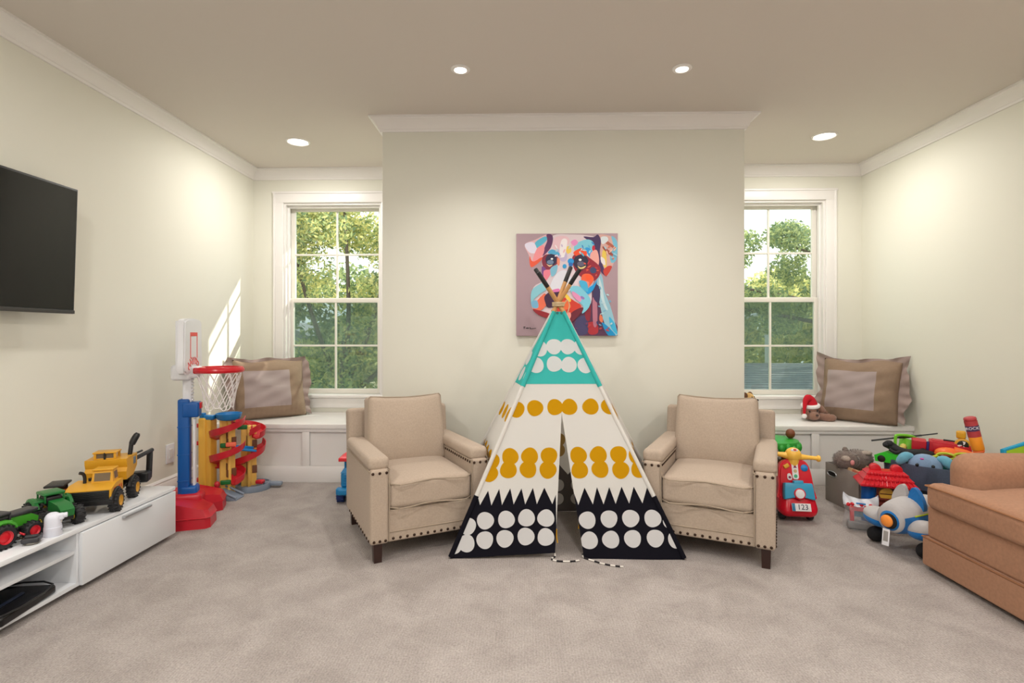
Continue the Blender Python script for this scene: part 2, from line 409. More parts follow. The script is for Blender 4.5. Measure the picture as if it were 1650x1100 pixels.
# ------------------------------------------------------------------ recessed lamps
GLOW = mat('lamp_glow', (255, 244, 230), 0.5, emit=(1.0, 0.93, 0.85), estr=9)
LAMPS = [(-0.371, 3.11, 'recessed ceiling lamp above the left armchair, left of the two before the projecting wall'),
         (0.912, 3.13, 'recessed ceiling lamp above the right armchair, right of the two before the projecting wall'),
         (-1.807, 4.25, 'recessed ceiling lamp over the left window seat'), (2.324, 4.22, 'recessed ceiling lamp over the right window seat')]
def lamp(x, y, label, W, k, lk, spot):
    t = thing('recessed_lamp', label, 'ceiling lamp', (x, y, CZ), 0, 'recessed ceiling lamps')
    m = MB(TRIM); m.lathe((0, 0, 0.0), (0, 0, -1), [(k, 0.0), (k, 0.003), (k*0.92, 0.008), (lk*1.12, 0.009), (lk*1.03, 0.004), (lk, 0.0)], 40, cap=False); m.build('trim_ring', t)
    m = MB(GLOW); m.lathe((0, 0, -0.001), (0, 0, -1), [(0.0001, 0.0), (lk, 0.0), (lk, 0.002), (0.0001, 0.003)], 32); m.build('lens', t)
    l = bpy.data.lights.new('recessed_lamp_light', 'SPOT' if spot else 'AREA'); l.energy = W; l.color = LAMP_COLOR
    if spot: l.spot_size = radians(122); l.spot_blend = 1.0; l.shadow_soft_size = 0.045
    else: l.shape = 'DISK'; l.size = 2*lk
    o = bpy.data.objects.new('recessed_lamp_light', l); COL.objects.link(o); o.location = (x, y, CZ-0.02)
for i, a in enumerate(LAMPS): lamp(*a, *((LAMP_VISIBLE_W, 0.056, 0.033, True) if i < 2 else (LAMP_BAY_W, 0.092, 0.072, False)))
for x in (-1.6, 0.27, 2.1):  # lamps added out of view to light the foreground
    for y in (1.2, -0.9): lamp(x, y, 'recessed ceiling lamp added for fill light, unseen behind the viewer', LAMP_FILL_W, 0.092, 0.072, False)

# ------------------------------------------------------------------ television, outlet
t = thing('television', 'black flat screen television mounted on the left wall', 'television', (XL, 2.26, 1.65), 0, rot=(0, radians(1.9), 0))
m = MB(BLACKP); m.rbox((0.107, 0, 0), (0.030, 1.17, 0.67), 0.004); m.build('housing', t)
m = MB(mat('screen_glass', (8, 8, 9), 0.14, spec=0.4)); m.box((0.1235, 0, 0.006), (0.003, 1.15, 0.635)); m.build('screen', t)
m = MB(mat('bezel_metal', (70, 68, 66), 0.35, metal=0.5)); m.rbox((0.123, 0, -0.325), (0.006, 1.17, 0.018), 0.002); m.build('bezel', t)
m = MB(BLACKP); m.box((0.05, 0, 0), (0.09, 0.35, 0.3)); m.build('wall_bracket', t)
t = thing('light_switch', 'white rocker plate low on the left wall beside the basketball post', 'wall plate', (XL, 3.79, 0.35))
m = MB(WHITEP); m.rbox((0.004, 0, 0), (0.01, 0.085, 0.135), 0.003); m.build('plate', t)
m = MB(mat('rocker_white', (222, 220, 218), 0.4)); m.rbox((0.0105, 0, 0), (0.007, 0.036, 0.07), 0.002); m.build('rocker', t)

# ------------------------------------------------------------------ low media console
GLOSS = mat('white_gloss_lacquer', (236, 238, 242), 0.08, spec=0.6); MATTW = mat('white_melamine', (228, 230, 234), 0.35)
t = thing('media_console', 'long low white gloss media console along the left wall under the television', 'media console', (-2.30, 2.30, 0))
cw = 0.43
m = MB(GLOSS); m.rbox((0, 0, 0.289), (cw+0.02, 1.70, 0.022), 0.002, 1); m.build('top', t)
m = MB(MATTW); m.box((0, 0, 0.035), (cw, 1.68, 0.018)); m.build('bottom_panel', t)
m = MB(MATTW); m.box((-cw/2+0.005, 0, 0.161), (0.008, 1.68, 0.232)); m.build('back_panel', t)
for y in (-0.83, -0.65, 0.165, 0.83):
    m = MB(MATTW); m.rbox((0, y, 0.161), (cw, 0.02, 0.2335), 0.001, 1); m.build('upright', t)
m = MB(MATTW); m.rbox((0.0, -0.2425, 0.185), (cw-0.02, 0.795, 0.016), 0.001, 1); m.build('shelf', t)
for y in (-0.825, 0.502):
    Ly = 0.672 if y > 0 else 0.34
    if y < 0: y = -0.74; Ly = 0.2
    m = MB(MATTW); m.rbox((cw/2+0.01, y, 0.151), (0.018, Ly, 0.246), 0.002, 1); dr = m.build('drawer_front', t)
    m = MB(STEEL); m.rbox((cw/2+0.028, y+0.01, 0.262), (0.02, min(0.20, Ly*0.6), 0.012), 0.003); m.build('handle', dr)
m = MB(BLACKP); m.box((-0.02, 0, 0.013), (cw-0.09, 1.62, 0.026)); m.build('plinth', t)
CT = 0.30
# black receiver and a second box in the open bay
t = thing('set_top_box', 'flat black set-top box with a raised rim on the lowest shelf of the white console', 'set-top box', (-2.185, 2.20, 0.044), 8)
m = MB(mat('gloss_black', (10, 9, 13), 0.15)); m.rbox((0, 0, 0.02), (0.22, 0.30, 0.04), 0.012, 3); m.build('case', t)
m = MB(BLACKP); m.tube(smooth_closed([(0.10, 0.14, 0.043), (0.10, -0.14, 0.043), (-0.10, -0.14, 0.043), (-0.10, 0.14, 0.043)], 3), 0.004, 6, True); m.build('rim', t)
m = MB(mat('blue_black', (30, 40, 62), 0.3)); m.rbox((0.03, -0.02, 0.0425), (0.015, 0.18, 0.006), 0.002); m.build('status_strip', t)
t = thing('cable_modem', 'small black box behind the set-top box in the open bay of the console', 'modem', (-2.40, 2.22, 0.044))
m = MB(BLACKP); m.rbox((0, 0, 0.03), (0.12, 0.16, 0.06), 0.012, 3); m.build('case', t)
m = MB(GREYP); m.rbox((0.061, 0, 0.03), (0.003, 0.1, 0.01), 0.001, 1); m.build('vent_strip', t)
# ------------------------------------------------------------------ armchairs
def make_armchair(label, loc, rz):
    t = thing('armchair', label, 'armchair', loc, rz, 'nailhead armchairs either side of the teepee')
    W, D = 0.67, 0.72; hw = W/2; F = -D/2
    m = MB(LINEN)                                       # side panels, front rail, back
    for sx in (-1, 1): m.rbox((sx*(hw-0.05), 0.0, 0.297), (0.10, D, 0.395), 0.018, 3)
    m.rbox((0, F+0.05, 0.185), (W-0.18, 0.07, 0.17), 0.012, 2); m.rbox((0, 0.02, 0.16), (W-0.18, D-0.14, 0.10), 0.01, 1)
    fr = m.build('frame', t, weight=True)
    m = MB(LINEN); m.at(T(0, D/2-0.055, 0.10) @ R('X', -7)).rbox((0, 0.0, 0.315), (W-0.012, 0.10, 0.63), 0.025, 3); m.build('back', t, weight=True)
    m = MB(LINEN_PIPE)
    m.tube([(-hw+0.1, F+0.014, 0.155), (hw-0.1, F+0.014, 0.155)], 0.0035, 6)
    for sx in (-1, 1):
        m.tube([(sx*(hw-0.1), F-0.001, 0.11), (sx*(hw-0.1), F-0.001, 0.49)], 0.003, 6)
    m.build('welt', fr)
    for sx in (-1, 1):
        m = MB(LINEN); m.rbox((sx*(hw-0.05), -0.018, 0.52), (0.115, D-0.06, 0.075), 0.03, 4); ar = m.build('armrest', t, weight=True)
        m = MB(LINEN_PIPE); q = sx*(hw-0.05)
        m.tube([(q-0.055, D/2-0.06, 0.487), (q-0.055, F+0.008, 0.487), (q+0.055, F+0.008, 0.487), (q+0.055, D/2-0.06, 0.487)], 0.003, 6); m.build('welt', ar)
    def cush(u, h):
        x, y, z = u; e = (1-min(1, abs(x/h[0]))**3)*(1-min(1, abs(y/h[1]))**3)
        return (x, y-0.008*(1-(x/h[0])**2)*(1 if y < 0 else 0), z+(0.022 if z > 0 else -0.004)*e)
    m = MB(LINEN); m.rbox((0, -0.075, 0.348), (W-0.205, 0.57, 0.145), 0.028, 3, 8, cush); sc = m.build('seat_cushion', t)
    m = MB(LINEN_PIPE); a, bq = (W-0.205)/2-0.006, 0.285-0.006
    for z in (0.410, 0.286):
        m.tube(smooth_closed([(-a, -0.075-bq, z), (0, -0.083-bq, z+0.004), (a, -0.075-bq, z), (a, -0.075+bq, z), (0, -0.075+bq, z), (-a, -0.075+bq, z)], 4), 0.0038, 6, True)
    m.build('piping', sc)
    def bc(u, h):
        x, y, z = u; e = (1-min(1, abs(x/h[0]))**2.5)*(1-min(1, abs(z/h[2]))**2.5)
        y2 = y+(-0.035 if y < 0 else 0.01)*e
        z2 = z+(0.012*abs(x/h[0])**3-0.008*(1-(x/h[0])**2) if z > 0 else 0)
        if y < 0: y2 += 0.004*sin(9*x/h[0]+3*z/h[2])*e
        return (x*(1-0.03*(z/h[2])), y2, z2)
    Mb = T(0, D/2-0.195, 0.40) @ R('X', -10)
    m = MB(LINEN); m.at(Mb).rbox((0, 0, 0.20), (W-0.185, 0.155, 0.42), 0.035, 4, 8, bc); bcu = m.build('back_cushion', t)
    m = MB(LINEN_PIPE); m.at(Mb); a = (W-0.185)/2-0.004
    for y in (-0.062, 0.062):
        m.tube([(-a*1.03, y, 0.01), (-a*0.98, y, 0.2), (-a*0.965, y, 0.400), (-a*0.93, y, 0.412), (-a*0.5, y, 0.404), (0, y, 0.399), (a*0.5, y, 0.404), (a*0.93, y, 0.412), (a*0.965, y, 0.400), (a*0.98, y, 0.2), (a*1.03, y, 0.01)], 0.0038, 6)
    m.build('piping', bcu)
    for sx in (-1, 1):
        for sy in (-1, 1):
            m = MB(WOOD_DARK); x, y = sx*(hw-0.045), sy*(D/2-0.045)
            k = -0.03 if sy < 0 else 0.03
            m.ring([[(x+i*0.024, y+j*0.024, 0.125) for i, j in ((-1, -1), (1, -1), (1, 1), (-1, 1))], [(x+i*0.020, y+j*0.020+k*0.2, 0.0) for i, j in ((-1, -1), (1, -1), (1, 1), (-1, 1))]]); m.build('leg', t)
    nb = MB(NAIL).ell((0, 0, 0), (0.0078, 0.005, 0.0078), 10, 6); proto = nb.build('nailhead', fr)
    spots = [(-hw+0.02+i*0.03, F-0.001, 0.118, 0) for i in range(3)] + [(hw-0.02-i*0.03, F-0.001, 0.118, 0) for i in range(3)]
    spots += [(-hw+0.125+i*(W-0.25)/11, F+0.0145, 0.118, 0) for i in range(12)]
    for sx in (-1, 1):
        spots += [(sx*(hw-0.05)+i*0.036, F-0.001, 0.474, 0) for i in (-1, 0, 1)]
        spots += [(sx*(hw-0.1)-sx*0.001, F+0.03+i*0.034, 0.474, 90) for i in range(15)]
        spots += [(sx*hw+sx*0.001, F+0.03+i*0.05, 0.118, 90) for i in range(12)]
    for i, (x, y, z, a) in enumerate(spots):
        o = proto if i == 0 else proto.copy()
        if i: COL.objects.link(o)
        o.parent = fr; o.location = (x, y, z); o.rotation_euler = (0, 0, radians(a))
    return t
ca = radians(26); 
ch = make_armchair('beige linen armchair with bronze nailheads left of the teepee', (0, 0, 0), 26)
def place(o, fx, fy, rz, sx):
    """put the outer front corner of the chair at (fx, fy)"""
    a = radians(rz); lx, ly = sx*0.335, -0.36
    o.location = (fx-(lx*cos(a)-ly*sin(a)), fy-(lx*sin(a)+ly*cos(a)), 0); o.rotation_euler = (0, 0, a)
place(ch, -0.80, 2.770, 28, -1)
c2 = dup(ch, (0, 0, 0), 0); place(c2, 1.272, 2.750, -25, 1)
c2['label'] = 'beige linen armchair with bronze nailheads right of the teepee'

# ------------------------------------------------------------------ teepee tent
CANVAS = mat('white_cotton_canvas', (238, 235, 230), 0.9, bump=0.15, weave=220, spec=0.1)
TURQ = mat('turquoise_print', (72, 196, 190), 0.9, spec=0.1); MUST = mat('mustard_print', (214, 158, 16), 0.9, spec=0.1)
INK = mat('black_print', (20, 19, 27), 0.9, spec=0.1); WPRINT = mat('white_dots', (232, 230, 230), 0.9, spec=0.1)
def let_light_through(m, f):
    """thin cloth passes some light to its other side"""
    n = m.node_tree.nodes; L = m.node_tree.links; b_ = n['Principled BSDF']; q = n.new('ShaderNodeBsdfTranslucent'); x = n.new('ShaderNodeMixShader'); x.inputs[0].default_value = f
    q.inputs['Color'].default_value = b_.inputs['Base Color'].default_value; L.new(b_.outputs[0], x.inputs[1]); L.new(q.outputs[0], x.inputs[2]); L.new(x.outputs[0], n['Material Output'].inputs['Surface'])
for m_ in (CANVAS, TURQ, MUST, WPRINT): let_light_through(m_, 0.3)
POLEW = mat('pine_pole', (196, 146, 90), 0.55, noise=0.15, nscale=14); TIP = mat('black_tip', (24, 22, 24), 0.5)
ROPE = mat('natural_rope', (206, 182, 146), 0.9)
tp = thing('teepee_tent', 'teepee play tent with turquoise, mustard and black dot print between the two armchairs', 'play tent', (0.22, 3.32, 0))
O = Vector((0.22, 3.32, 0))
FL, FR_, BL_, BR = Vector((-0.398, 2.875, 0)), Vector((0.855, 2.89, 0)), Vector((-0.53, 3.66, 0)), Vector((0.97, 3.66, 0))
def clip(poly, a, bq, c):
    """keep the side a*x+b*y<=c"""
    out = []
    for i in range(len(poly)):
        p, q = poly[i], poly[(i+1) % len(poly)]; dp, dq = a*p[0]+bq*p[1]-c, a*q[0]+bq*q[1]-c
        if dp <= 0: out.append(p)
        if dp*dq < 0: s = dp/(dp-dq); out.append((p[0]+(q[0]-p[0])*s, p[1]+(q[1]-p[1])*s))
    return out
def clip_convex(poly, conv):
    n = len(conv); ar = sum(conv[i][0]*conv[(i+1) % n][1]-conv[(i+1) % n][0]*conv[i][1] for i in range(n))
    if ar < 0: conv = conv[::-1]
    for i in range(n):
        (x0, y0), (x1, y1) = conv[i], conv[(i+1) % n]
        a, bq = (y1-y0), -(x1-x0); poly = clip(poly, a, bq, a*x0+bq*y0)
        if len(poly) < 3: return []
    return poly
class Panel:
    """cloth panel between two base points and two top points; (u, v): metres along the base and up the slope"""
    def __init__(s, A, B, C, D, flip=1, amp=0.006, seed=0):
        s.A = A; s.x = (B-A).normalized(); nrm = s.x.cross(D-A).normalized(); s.y = nrm.cross(s.x).normalized(); s.n = nrm*flip
        s.q = [(0, 0), ((B-A).length, 0), ((C-A).dot(s.x), (C-A).dot(s.y)), ((D-A).dot(s.x), (D-A).dot(s.y))]; s.amp = amp; s.seed = seed; s.push = 0.0
    def map(s, u, v, off):
        k = s.amp*(sin(7*u+3*v+s.seed)*0.6+sin(13*u-9*v+2*s.seed)*0.4)*min(1, max(0, (1.4-v)))
        if s.push:                                       # cloth pressed inwards by the chair beside it
            W_ = s.q[1][0]; k -= s.push*min(1, max(0, u/0.10))*min(1, max(0, (W_-u)/0.15))*min(1, max(0, (0.56-v)/0.2))
        return tuple(s.A+s.x*u+s.y*v+s.n*(k+off)-O)
    def patch(s, mb, m, poly, off, conv=None, cell=0.07):
        mb.use(m); poly = clip_convex(poly, conv) if conv else poly
        if len(poly) < 3: return
        us, vs_ = [p[0] for p in poly], [p[1] for p in poly]
        i0, i1 = math.floor(min(us)/cell), math.floor(max(us)/cell); j0, j1 = math.floor(min(vs_)/cell), math.floor(max(vs_)/cell)
        vv = {}; vl = []; fs = []
        for i in range(i0, i1+1):
            for j in range(j0, j1+1):
                q = clip(clip(clip(clip(poly, 1, 0, (i+1)*cell), -1, 0, -i*cell), 0, 1, (j+1)*cell), 0, -1, -j*cell)
                f = []
                for p in q:
                    k = (round(p[0], 5), round(p[1], 5))
                    if k not in vv: vv[k] = len(vl); vl.append(s.map(p[0], p[1], off))
                    if not f or f[-1] != vv[k]: f.append(vv[k])
                if len(f) > 2 and f[0] == f[-1]: f.pop()
                if len(set(f)) == len(f) >= 3: fs.append(tuple(f))
        mb.add(vl, fs)
tt = 0.955
top = lambda base, c: base+(c-base)*tt
CRX = Vector((0.203, 3.22, 1.40))
tFL, tFR, tBL, tBR = [top(p, CRX) for p in (FL, FR_, BL_, BR)]
# front panel outline and print, in panel metres
FP = Panel(FL, FR_, tFR, tFL, 1)
def circ(u, v, r, k=28, sy=1.0, wob=0.03, sd=0):
    return [(u+r*(1+wob*sin(3*a+sd)+wob*0.6*sin(2*a+2*sd))*cos(a), v+r*sy*(1+wob*sin(3*a+sd))*sin(a)) for a in [2*pi*i/k for i in range(k)]]
Lp, Rp = FP.q[0][0], FP.q[1][0]; (tx1, ty1), (tx0, ty0) = FP.q[2], FP.q[3]
SLIT = (0.612, 0.775); LI, RI = (0.563, 0.03), (0.717, 0.0)
left_flap = [(0, 0), LI, SLIT, (0.612, ty0), (tx0, ty0)]
right_flap = [RI, (Rp, 0), (tx1, ty1), (0.612, ty1), SLIT]
TD = [(0.575, 1.162), (0.656, 1.162), (0.575, 1.059), (0.659, 1.054), (0.467, 1.051), (0.490, 1.149), (0.755, 1.051), (0.735, 1.160)]
M1 = [(0.355, 0.796), (0.461, 0.804), (0.575, 0.809), (0.656, 0.81), (0.777, 0.812), (0.883, 0.815)]
M2 = [(0.214, 0.508), (0.205, 0.443), (0.32, 0.533), (0.31, 0.462), (0.429, 0.536), (0.42, 0.465), (0.537, 0.538), (0.53, 0.462), (0.701, 0.541), (0.706, 0.462), (0.812, 0.544), (0.819, 0.467), (0.924, 0.546), (0.932, 0.463), (1.026, 0.542), (1.036, 0.467)]
ZL = [(-0.05, 0.25), (0.02, 0.265), (0.065, 0.34), (0.113, 0.27), (0.135, 0.345), (0.156, 0.274), (0.199, 0.35), (0.218, 0.272), (0.26, 0.36), (0.276, 0.275), (0.321, 0.363), (0.34, 0.278), (0.383, 0.363), (0.403, 0.278), (0.446, 0.366), (0.467, 0.28), (0.509, 0.367), (0.552, 0.28), (0.572, 0.33)]
ZR = [(0.66, 0.37), (0.694, 0.276), (0.73, 0.368), (0.773, 0.28), (0.798, 0.371), (0.831, 0.28), (0.865, 0.371), (0.897, 0.283), (0.933, 0.374), (0.971, 0.285), (1.0, 0.374), (1.044, 0.286), (1.076, 0.377), (1.121, 0.288), (1.15, 0.36), (1.2, 0.28), (1.3, 0.28)]
W1 = [(0.09, 0.165), (0.186, 0.194), (0.3, 0.2), (0.41, 0.208), (0.516, 0.207), (0.74, 0.198), (0.858, 0.205), (0.975, 0.208), (1.094, 0.208), (1.193, 0.199)]
W2 = [(0.015, 0.066), (0.085, 0.077), (0.185, 0.095), (0.293, 0.102), (0.406, 0.113), (0.514, 0.11), (0.748, 0.094), (0.864, 0.099), (0.981, 0.104), (1.102, 0.107), (1.215, 0.101)]
def zig_area(z, lo=-0.02):
    return z, lo
def flap(name, outline, z, lo_u, hi_u):
    m = MB(CANVAS)
    conv = None
    # the outline is split into two convex pieces at the slit
    if lo_u == 0: pieces = [[(0, 0), LI, SLIT, (tx0+(0-tx0)*(1-0.775/ty0), 0.775)], [(tx0+(0-tx0)*(1-0.775/ty0), 0.775), SLIT, (0.612, ty0), (tx0, ty0)]]
    else:
        ux = tx1+(Rp-tx1)*(1-0.775/ty1); pieces = [[RI, (Rp, 0), (ux, 0.775), SLIT], [SLIT, (ux, 0.775), (tx1, ty1), (0.612, ty1)]]
    for pc in pieces:
        FP.patch(m, CANVAS, pc, 0.0)
        FP.patch(m, TURQ, [(-1, 0.939), (2, 0.945), (2, 3), (-1, 3)], 0.0012, pc)
        for i in range(len(z)-1):
            (u0, v0), (u1, v1) = z[i], z[i+1]
            if u1 > u0: FP.patch(m, INK, [(u0, -0.05), (u1, -0.05), (u1, v1), (u0, v0)], 0.0012, pc)
        for i, (u, v) in enumerate(TD): FP.patch(m, WPRINT, circ(u, v, 0.046, sd=i), 0.0024, pc)
        for i, (u, v) in enumerate(M1): FP.patch(m, MUST, circ(u, v, 0.046, sd=i), 0.0012, pc)
        for i, (u, v) in enumerate(M2): FP.patch(m, MUST, circ(u, v, 0.047, sd=i), 0.0012+0.0004*(i % 2), pc)
        for i, (u, v) in enumerate(W1+W2): FP.patch(m, WPRINT, circ(u, v, 0.046, sy=0.98, sd=i), 0.0024, pc)
    return m.build(name, tp, angle=60)
fl = flap('front_flap', left_flap, ZL, 0, 0); fr_ = flap('front_flap', right_flap, ZR, 1, 1)
def side(name, A, B, C, D, flip, ncol, TURQ=TURQ, MUST=MUST, INK=INK, WPRINT=WPRINT):
    p = Panel(A, B, C, D, flip, 0.006, 3); p.push = 0.0 if name == 'back_panel' else 0.15; Wd = p.q[1][0]; Hh = p.q[2][1]; cv = p.q; m = MB(CANVAS)
    p.patch(m, CANVAS, cv, 0.0)
    p.patch(m, TURQ, [(-1, Hh*0.675), (3, Hh*0.675), (3, 3), (-1, 3)], 0.0012, cv)
    st = Wd/ncol; k = -1
    for i in range(ncol*2+2):
        u0, u1 = -st/2+i*st/2, -st/2+(i+1)*st/2
        va, vb = (0.285, 0.37) if i % 2 else (0.37, 0.285)
        p.patch(m, INK, [(u0, -0.01), (u1, -0.01), (u1, vb), (u0, va)], 0.0012, cv)
    for i in range(-1, ncol+1):
        u = st*(i+0.5)
        for v in (0.1, 0.205): p.patch(m, WPRINT, circ(u, v, 0.046, sd=i), 0.0024, cv)
        for v in (0.463, 0.54): p.patch(m, MUST, circ(u, v, 0.047, sd=i), 0.0012+(0.0004 if v > 0.5 else 0), cv)
        p.patch(m, MUST, circ(u, 0.81, 0.046, sd=i), 0.0012, cv)
        for v in (1.06, 1.163): p.patch(m, WPRINT, circ(u, v, 0.046, sd=i), 0.0024, cv)
    return m.build(name, tp, angle=60)
side('side_panel', BL_, FL, tFL, tBL, 1, 6); side('side_panel', FR_, BR, tBR, tFR, 1, 6)
up = Vector((0, 0, 0.002))
# the back panel shows the reverse of its print, paler on the inside
rev = [mat('print_reverse_%s' % q, c_, 0.9, spec=0.1) for q, c_ in (('turquoise', (120, 186, 180)), ('mustard', (198, 160, 96)), ('black', (112, 104, 100)), ('white', (214, 208, 200)))]
side('back_panel', BL_+up, BR+up, tBR, tBL, 1, 11, *rev)
# white sleeves along the corner poles, poles with black tips, tie rope
for base in (FL, FR_, BL_, BR):
    m = MB(CANVAS); a, c = base-O, top(base, CRX)-O; d = (c-a); m.cyl(a+d*0.02, c, 0.013, 0.011, 12)
    if base in (FL, FR_): 
        m.use(INK); m.cyl(a+d*0.005, a+d*0.235, 0.0145, 0.0142, 12)
        m.use(TURQ); m.cyl(a+d*0.675, a+d*1.0, 0.0145, 0.012, 12)
    m.build('pole_sleeve', tp)
tips = {0: Vector((0.283, 3.28, 1.612)), 1: Vector((0.066, 3.27, 1.60)), 2: Vector((0.325, 3.16, 1.585)), 3: Vector((0.080, 3.15, 1.565))}
offs = [Vector((-0.010, -0.0, 0)), Vector((0.012, 0.0, 0)), Vector((-0.012, 0.01, 0)), Vector((0.01, 0.012, 0))]
for i, base in enumerate((FL, FR_, BL_, BR)):
    p1 = tips[i]; p0 = top(base, CRX); d = (p1-p0).normalized(); k = p1-d*0.105
    m = MB(POLEW); m.cyl(p0-O, k-O, 0.0125, 0.0125, 14); po = m.build('pole', tp)
    m = MB(TIP); m.rcyl(k-O-d*0.003, p1-O, 0.0128, 0.003, 16); m.build('pole_tip', po)
m = MB(ROPE); c = top(CRX, CRX)-O; c.z -= 0.025
for k in range(3): m.tube([(c.x+0.034*cos(2*pi*i/16), c.y+0.034*sin(2*pi*i/16), c.z-0.003+k*0.009) for i in range(16)], 0.0045, 6, True)
m.tube(spline([(c.x+0.03, c.y-0.036, c.z), (c.x+0.05, c.y-0.05, c.z+0.03), (c.x+0.062, c.y-0.045, c.z-0.005), (c.x+0.05, c.y-0.05, c.z-0.05)]), 0.003, 6)
m.build('tie_rope', tp)
m = MB(mat('eyelet', (60, 50, 40), 0.4, metal=0.6))
for u in (0.598, 0.622): q = FP.map(u, 1.365, 0.003); m.torus(q, FP.n, 0.005, 0.0015, 12, 6)
m.build('eyelets', tp)
# yellow side ties on the flaps
TIE = mat('mustard_ribbon', (214, 160, 30), 0.8)
for (u, v) in ((0.700, 0.20), (0.573, 0.15)):
    q = FP.map(u, v, -0.004); m = MB(TIE)
    m.tube([q, (q[0], q[1]+0.004, q[2]-0.04), (q[0]+0.006, q[1]+0.003, q[2]-0.075)], 0.004, 6); m.tube([q, (q[0]-0.006, q[1]+0.004, q[2]-0.05)], 0.0035, 6); m.build('tie', tp)
# striped cord lying on the carpet, tied to the inner corners of the flaps
CB, CW = mat('cord_black', (30, 26, 30), 0.9), mat('cord_white', (228, 222, 214), 0.9)
def cord(pts):
    s = spline(pts, 10); m = MB(CB)
    for i in range(0, len(s)-1, 5): m.use(CB if (i//5) % 2 == 0 else CW).tube(s[i:i+6], 0.0042, 6)
    return m.build('striped_cord', tp)
o = cord([(-0.06, -0.40, 0.03), (-0.055, -0.42, 0.006), (-0.075, -0.45, 0.005), (-0.05, -0.475, 0.005), (0.02, -0.48, 0.005), (0.07, -0.465, 0.005)])
o = cord([(0.095, -0.405, 0.014), (0.10, -0.43, 0.006), (0.15, -0.475, 0.005), (0.20, -0.51, 0.005), (0.25, -0.53, 0.005), (0.29, -0.538, 0.005)])

# ------------------------------------------------------------------ painting
pt = thing('canvas_painting', 'square canvas painting of a dog in bright colour patches on the centre wall', 'painting', (0.299, 3.82, 1.551))
PW, PH = 0.712, 0.720
m = MB(mat('canvas_edge_mauve', (176, 150, 158), 0.8)); m.rbox((0, -0.0175, 0), (PW, 0.035, PH), 0.003, 1); m.build('stretched_canvas', pt)
pic = MB(mat('paint_mauve', (192, 168, 172), 0.7)); lay = [0]
def stroke(col, pts, k=4):
    q = smooth_closed([(-PW/2+(x-115)/903*PW, PH/2-(y-95)/892*PH) for x, y in pts], k)
    lay[0] += 1; y = -0.0352-0.00005*lay[0]
    q = clip_convex(q, [(-PW/2+.002, -PH/2+.002), (PW/2-.002, -PH/2+.002), (PW/2-.002, PH/2-.002), (-PW/2+.002, PH/2-.002)])
    pic.use(mat('paint_%d_%d_%d' % col, col, 0.6)).add([(a, y, b_) for a, b_ in q], [tuple(range(len(q)))])
def spot(col, x, y, rx, ry, rot=0):
    c_, s_ = cos(rot), sin(rot)
    stroke(col, [(x+rx*cos(a)*c_-ry*sin(a)*s_, y+rx*cos(a)*s_+ry*sin(a)*c_) for a in [2*pi*i/8 for i in range(8)]], 3)
K = stroke
K((88, 46, 78), [(600, 800), (700, 720), (820, 520), (870, 560), (960, 800), (1012, 984), (620, 984), (560, 900)])
K((150, 195, 212), [(835, 450), (880, 470), (900, 600), (950, 720), (1000, 900), (1014, 980), (960, 970), (900, 880), (860, 720), (835, 600)])
K((200, 222, 228), [(850, 480), (880, 560), (900, 680), (930, 760), (900, 740), (860, 620)])
K((0, 146, 205), [(875, 870), (930, 905), (1000, 984), (930, 980)]); K((60, 180, 220), [(940, 820), (990, 880), (1012, 970), (960, 920)])
K((176, 42, 52), [(740, 880), (830, 870), (840, 960), (765, 970)]); K((232, 120, 80), [(860, 800), (885, 830), (880, 870), (855, 850)])
K((188, 118, 138), [(795, 660), (830, 665), (835, 880), (800, 890)]); K((70, 62, 104), [(650, 840), (735, 820), (750, 960), (640, 975)])
K((60, 50, 92), [(820, 540), (860, 580), (850, 700), (800, 650)]); K((140, 30, 50), [(730, 700), (775, 690), (770, 850), (730, 830)])
K((226, 208, 214), [(445, 112), (600, 104), (740, 112), (830, 140), (850, 260), (840, 420), (790, 560), (780, 700), (700, 780), (600, 810), (520, 835), (400, 820), (280, 780), (245, 690), (270, 560), (355, 500), (345, 380), (350, 330), (420, 220)])
# ears
K((226, 182, 188), [(190, 190), (280, 150), (380, 105), (430, 110), (440, 150), (420, 230), (370, 290), (330, 330), (290, 360), (250, 385), (235, 330), (225, 280)])
K((96, 50, 96), [(385, 104), (430, 106), (442, 150), (418, 225), (350, 290), (368, 215), (390, 160)]); K((88, 184, 212), [(285, 170), (370, 120), (388, 150), (342, 195), (290, 222)])
K((228, 222, 240), [(190, 190), (270, 172), (300, 255), (235, 262)]); K((236, 92, 62), [(235, 290), (262, 338), (345, 300), (335, 330), (258, 388), (235, 358)]); K((242, 150, 156), [(300, 225), (362, 200), (350, 285), (262, 338)])
K((214, 170, 162), [(850, 110), (925, 112), (1008, 150), (1012, 240), (1000, 310), (960, 400), (920, 465), (880, 370), (860, 280), (865, 180)])
K((70, 44, 92), [(715, 122), (800, 128), (840, 106), (868, 160), (858, 260), (875, 340), (905, 430), (918, 472), (868, 430), (838, 340), (818, 240), (785, 170), (745, 150)])
K((120, 190, 216), [(960, 120), (1012, 170), (1006, 320), (960, 352), (948, 280), (980, 220)]); K((236, 202, 88), [(880, 260), (912, 240), (916, 390), (884, 360)])
K((202, 62, 48), [(930, 380), (966, 388), (916, 468), (888, 420)]); K((236, 226, 226), [(866, 300), (900, 320), (906, 372), (872, 350)]); K((178, 96, 76), [(905, 150), (992, 212), (990, 230), (908, 182)]); K((170, 84, 70), [(890, 210), (972, 272), (958, 292), (888, 232)]); K((220, 226, 230), [(868, 130), (920, 125), (930, 160), (880, 190)])
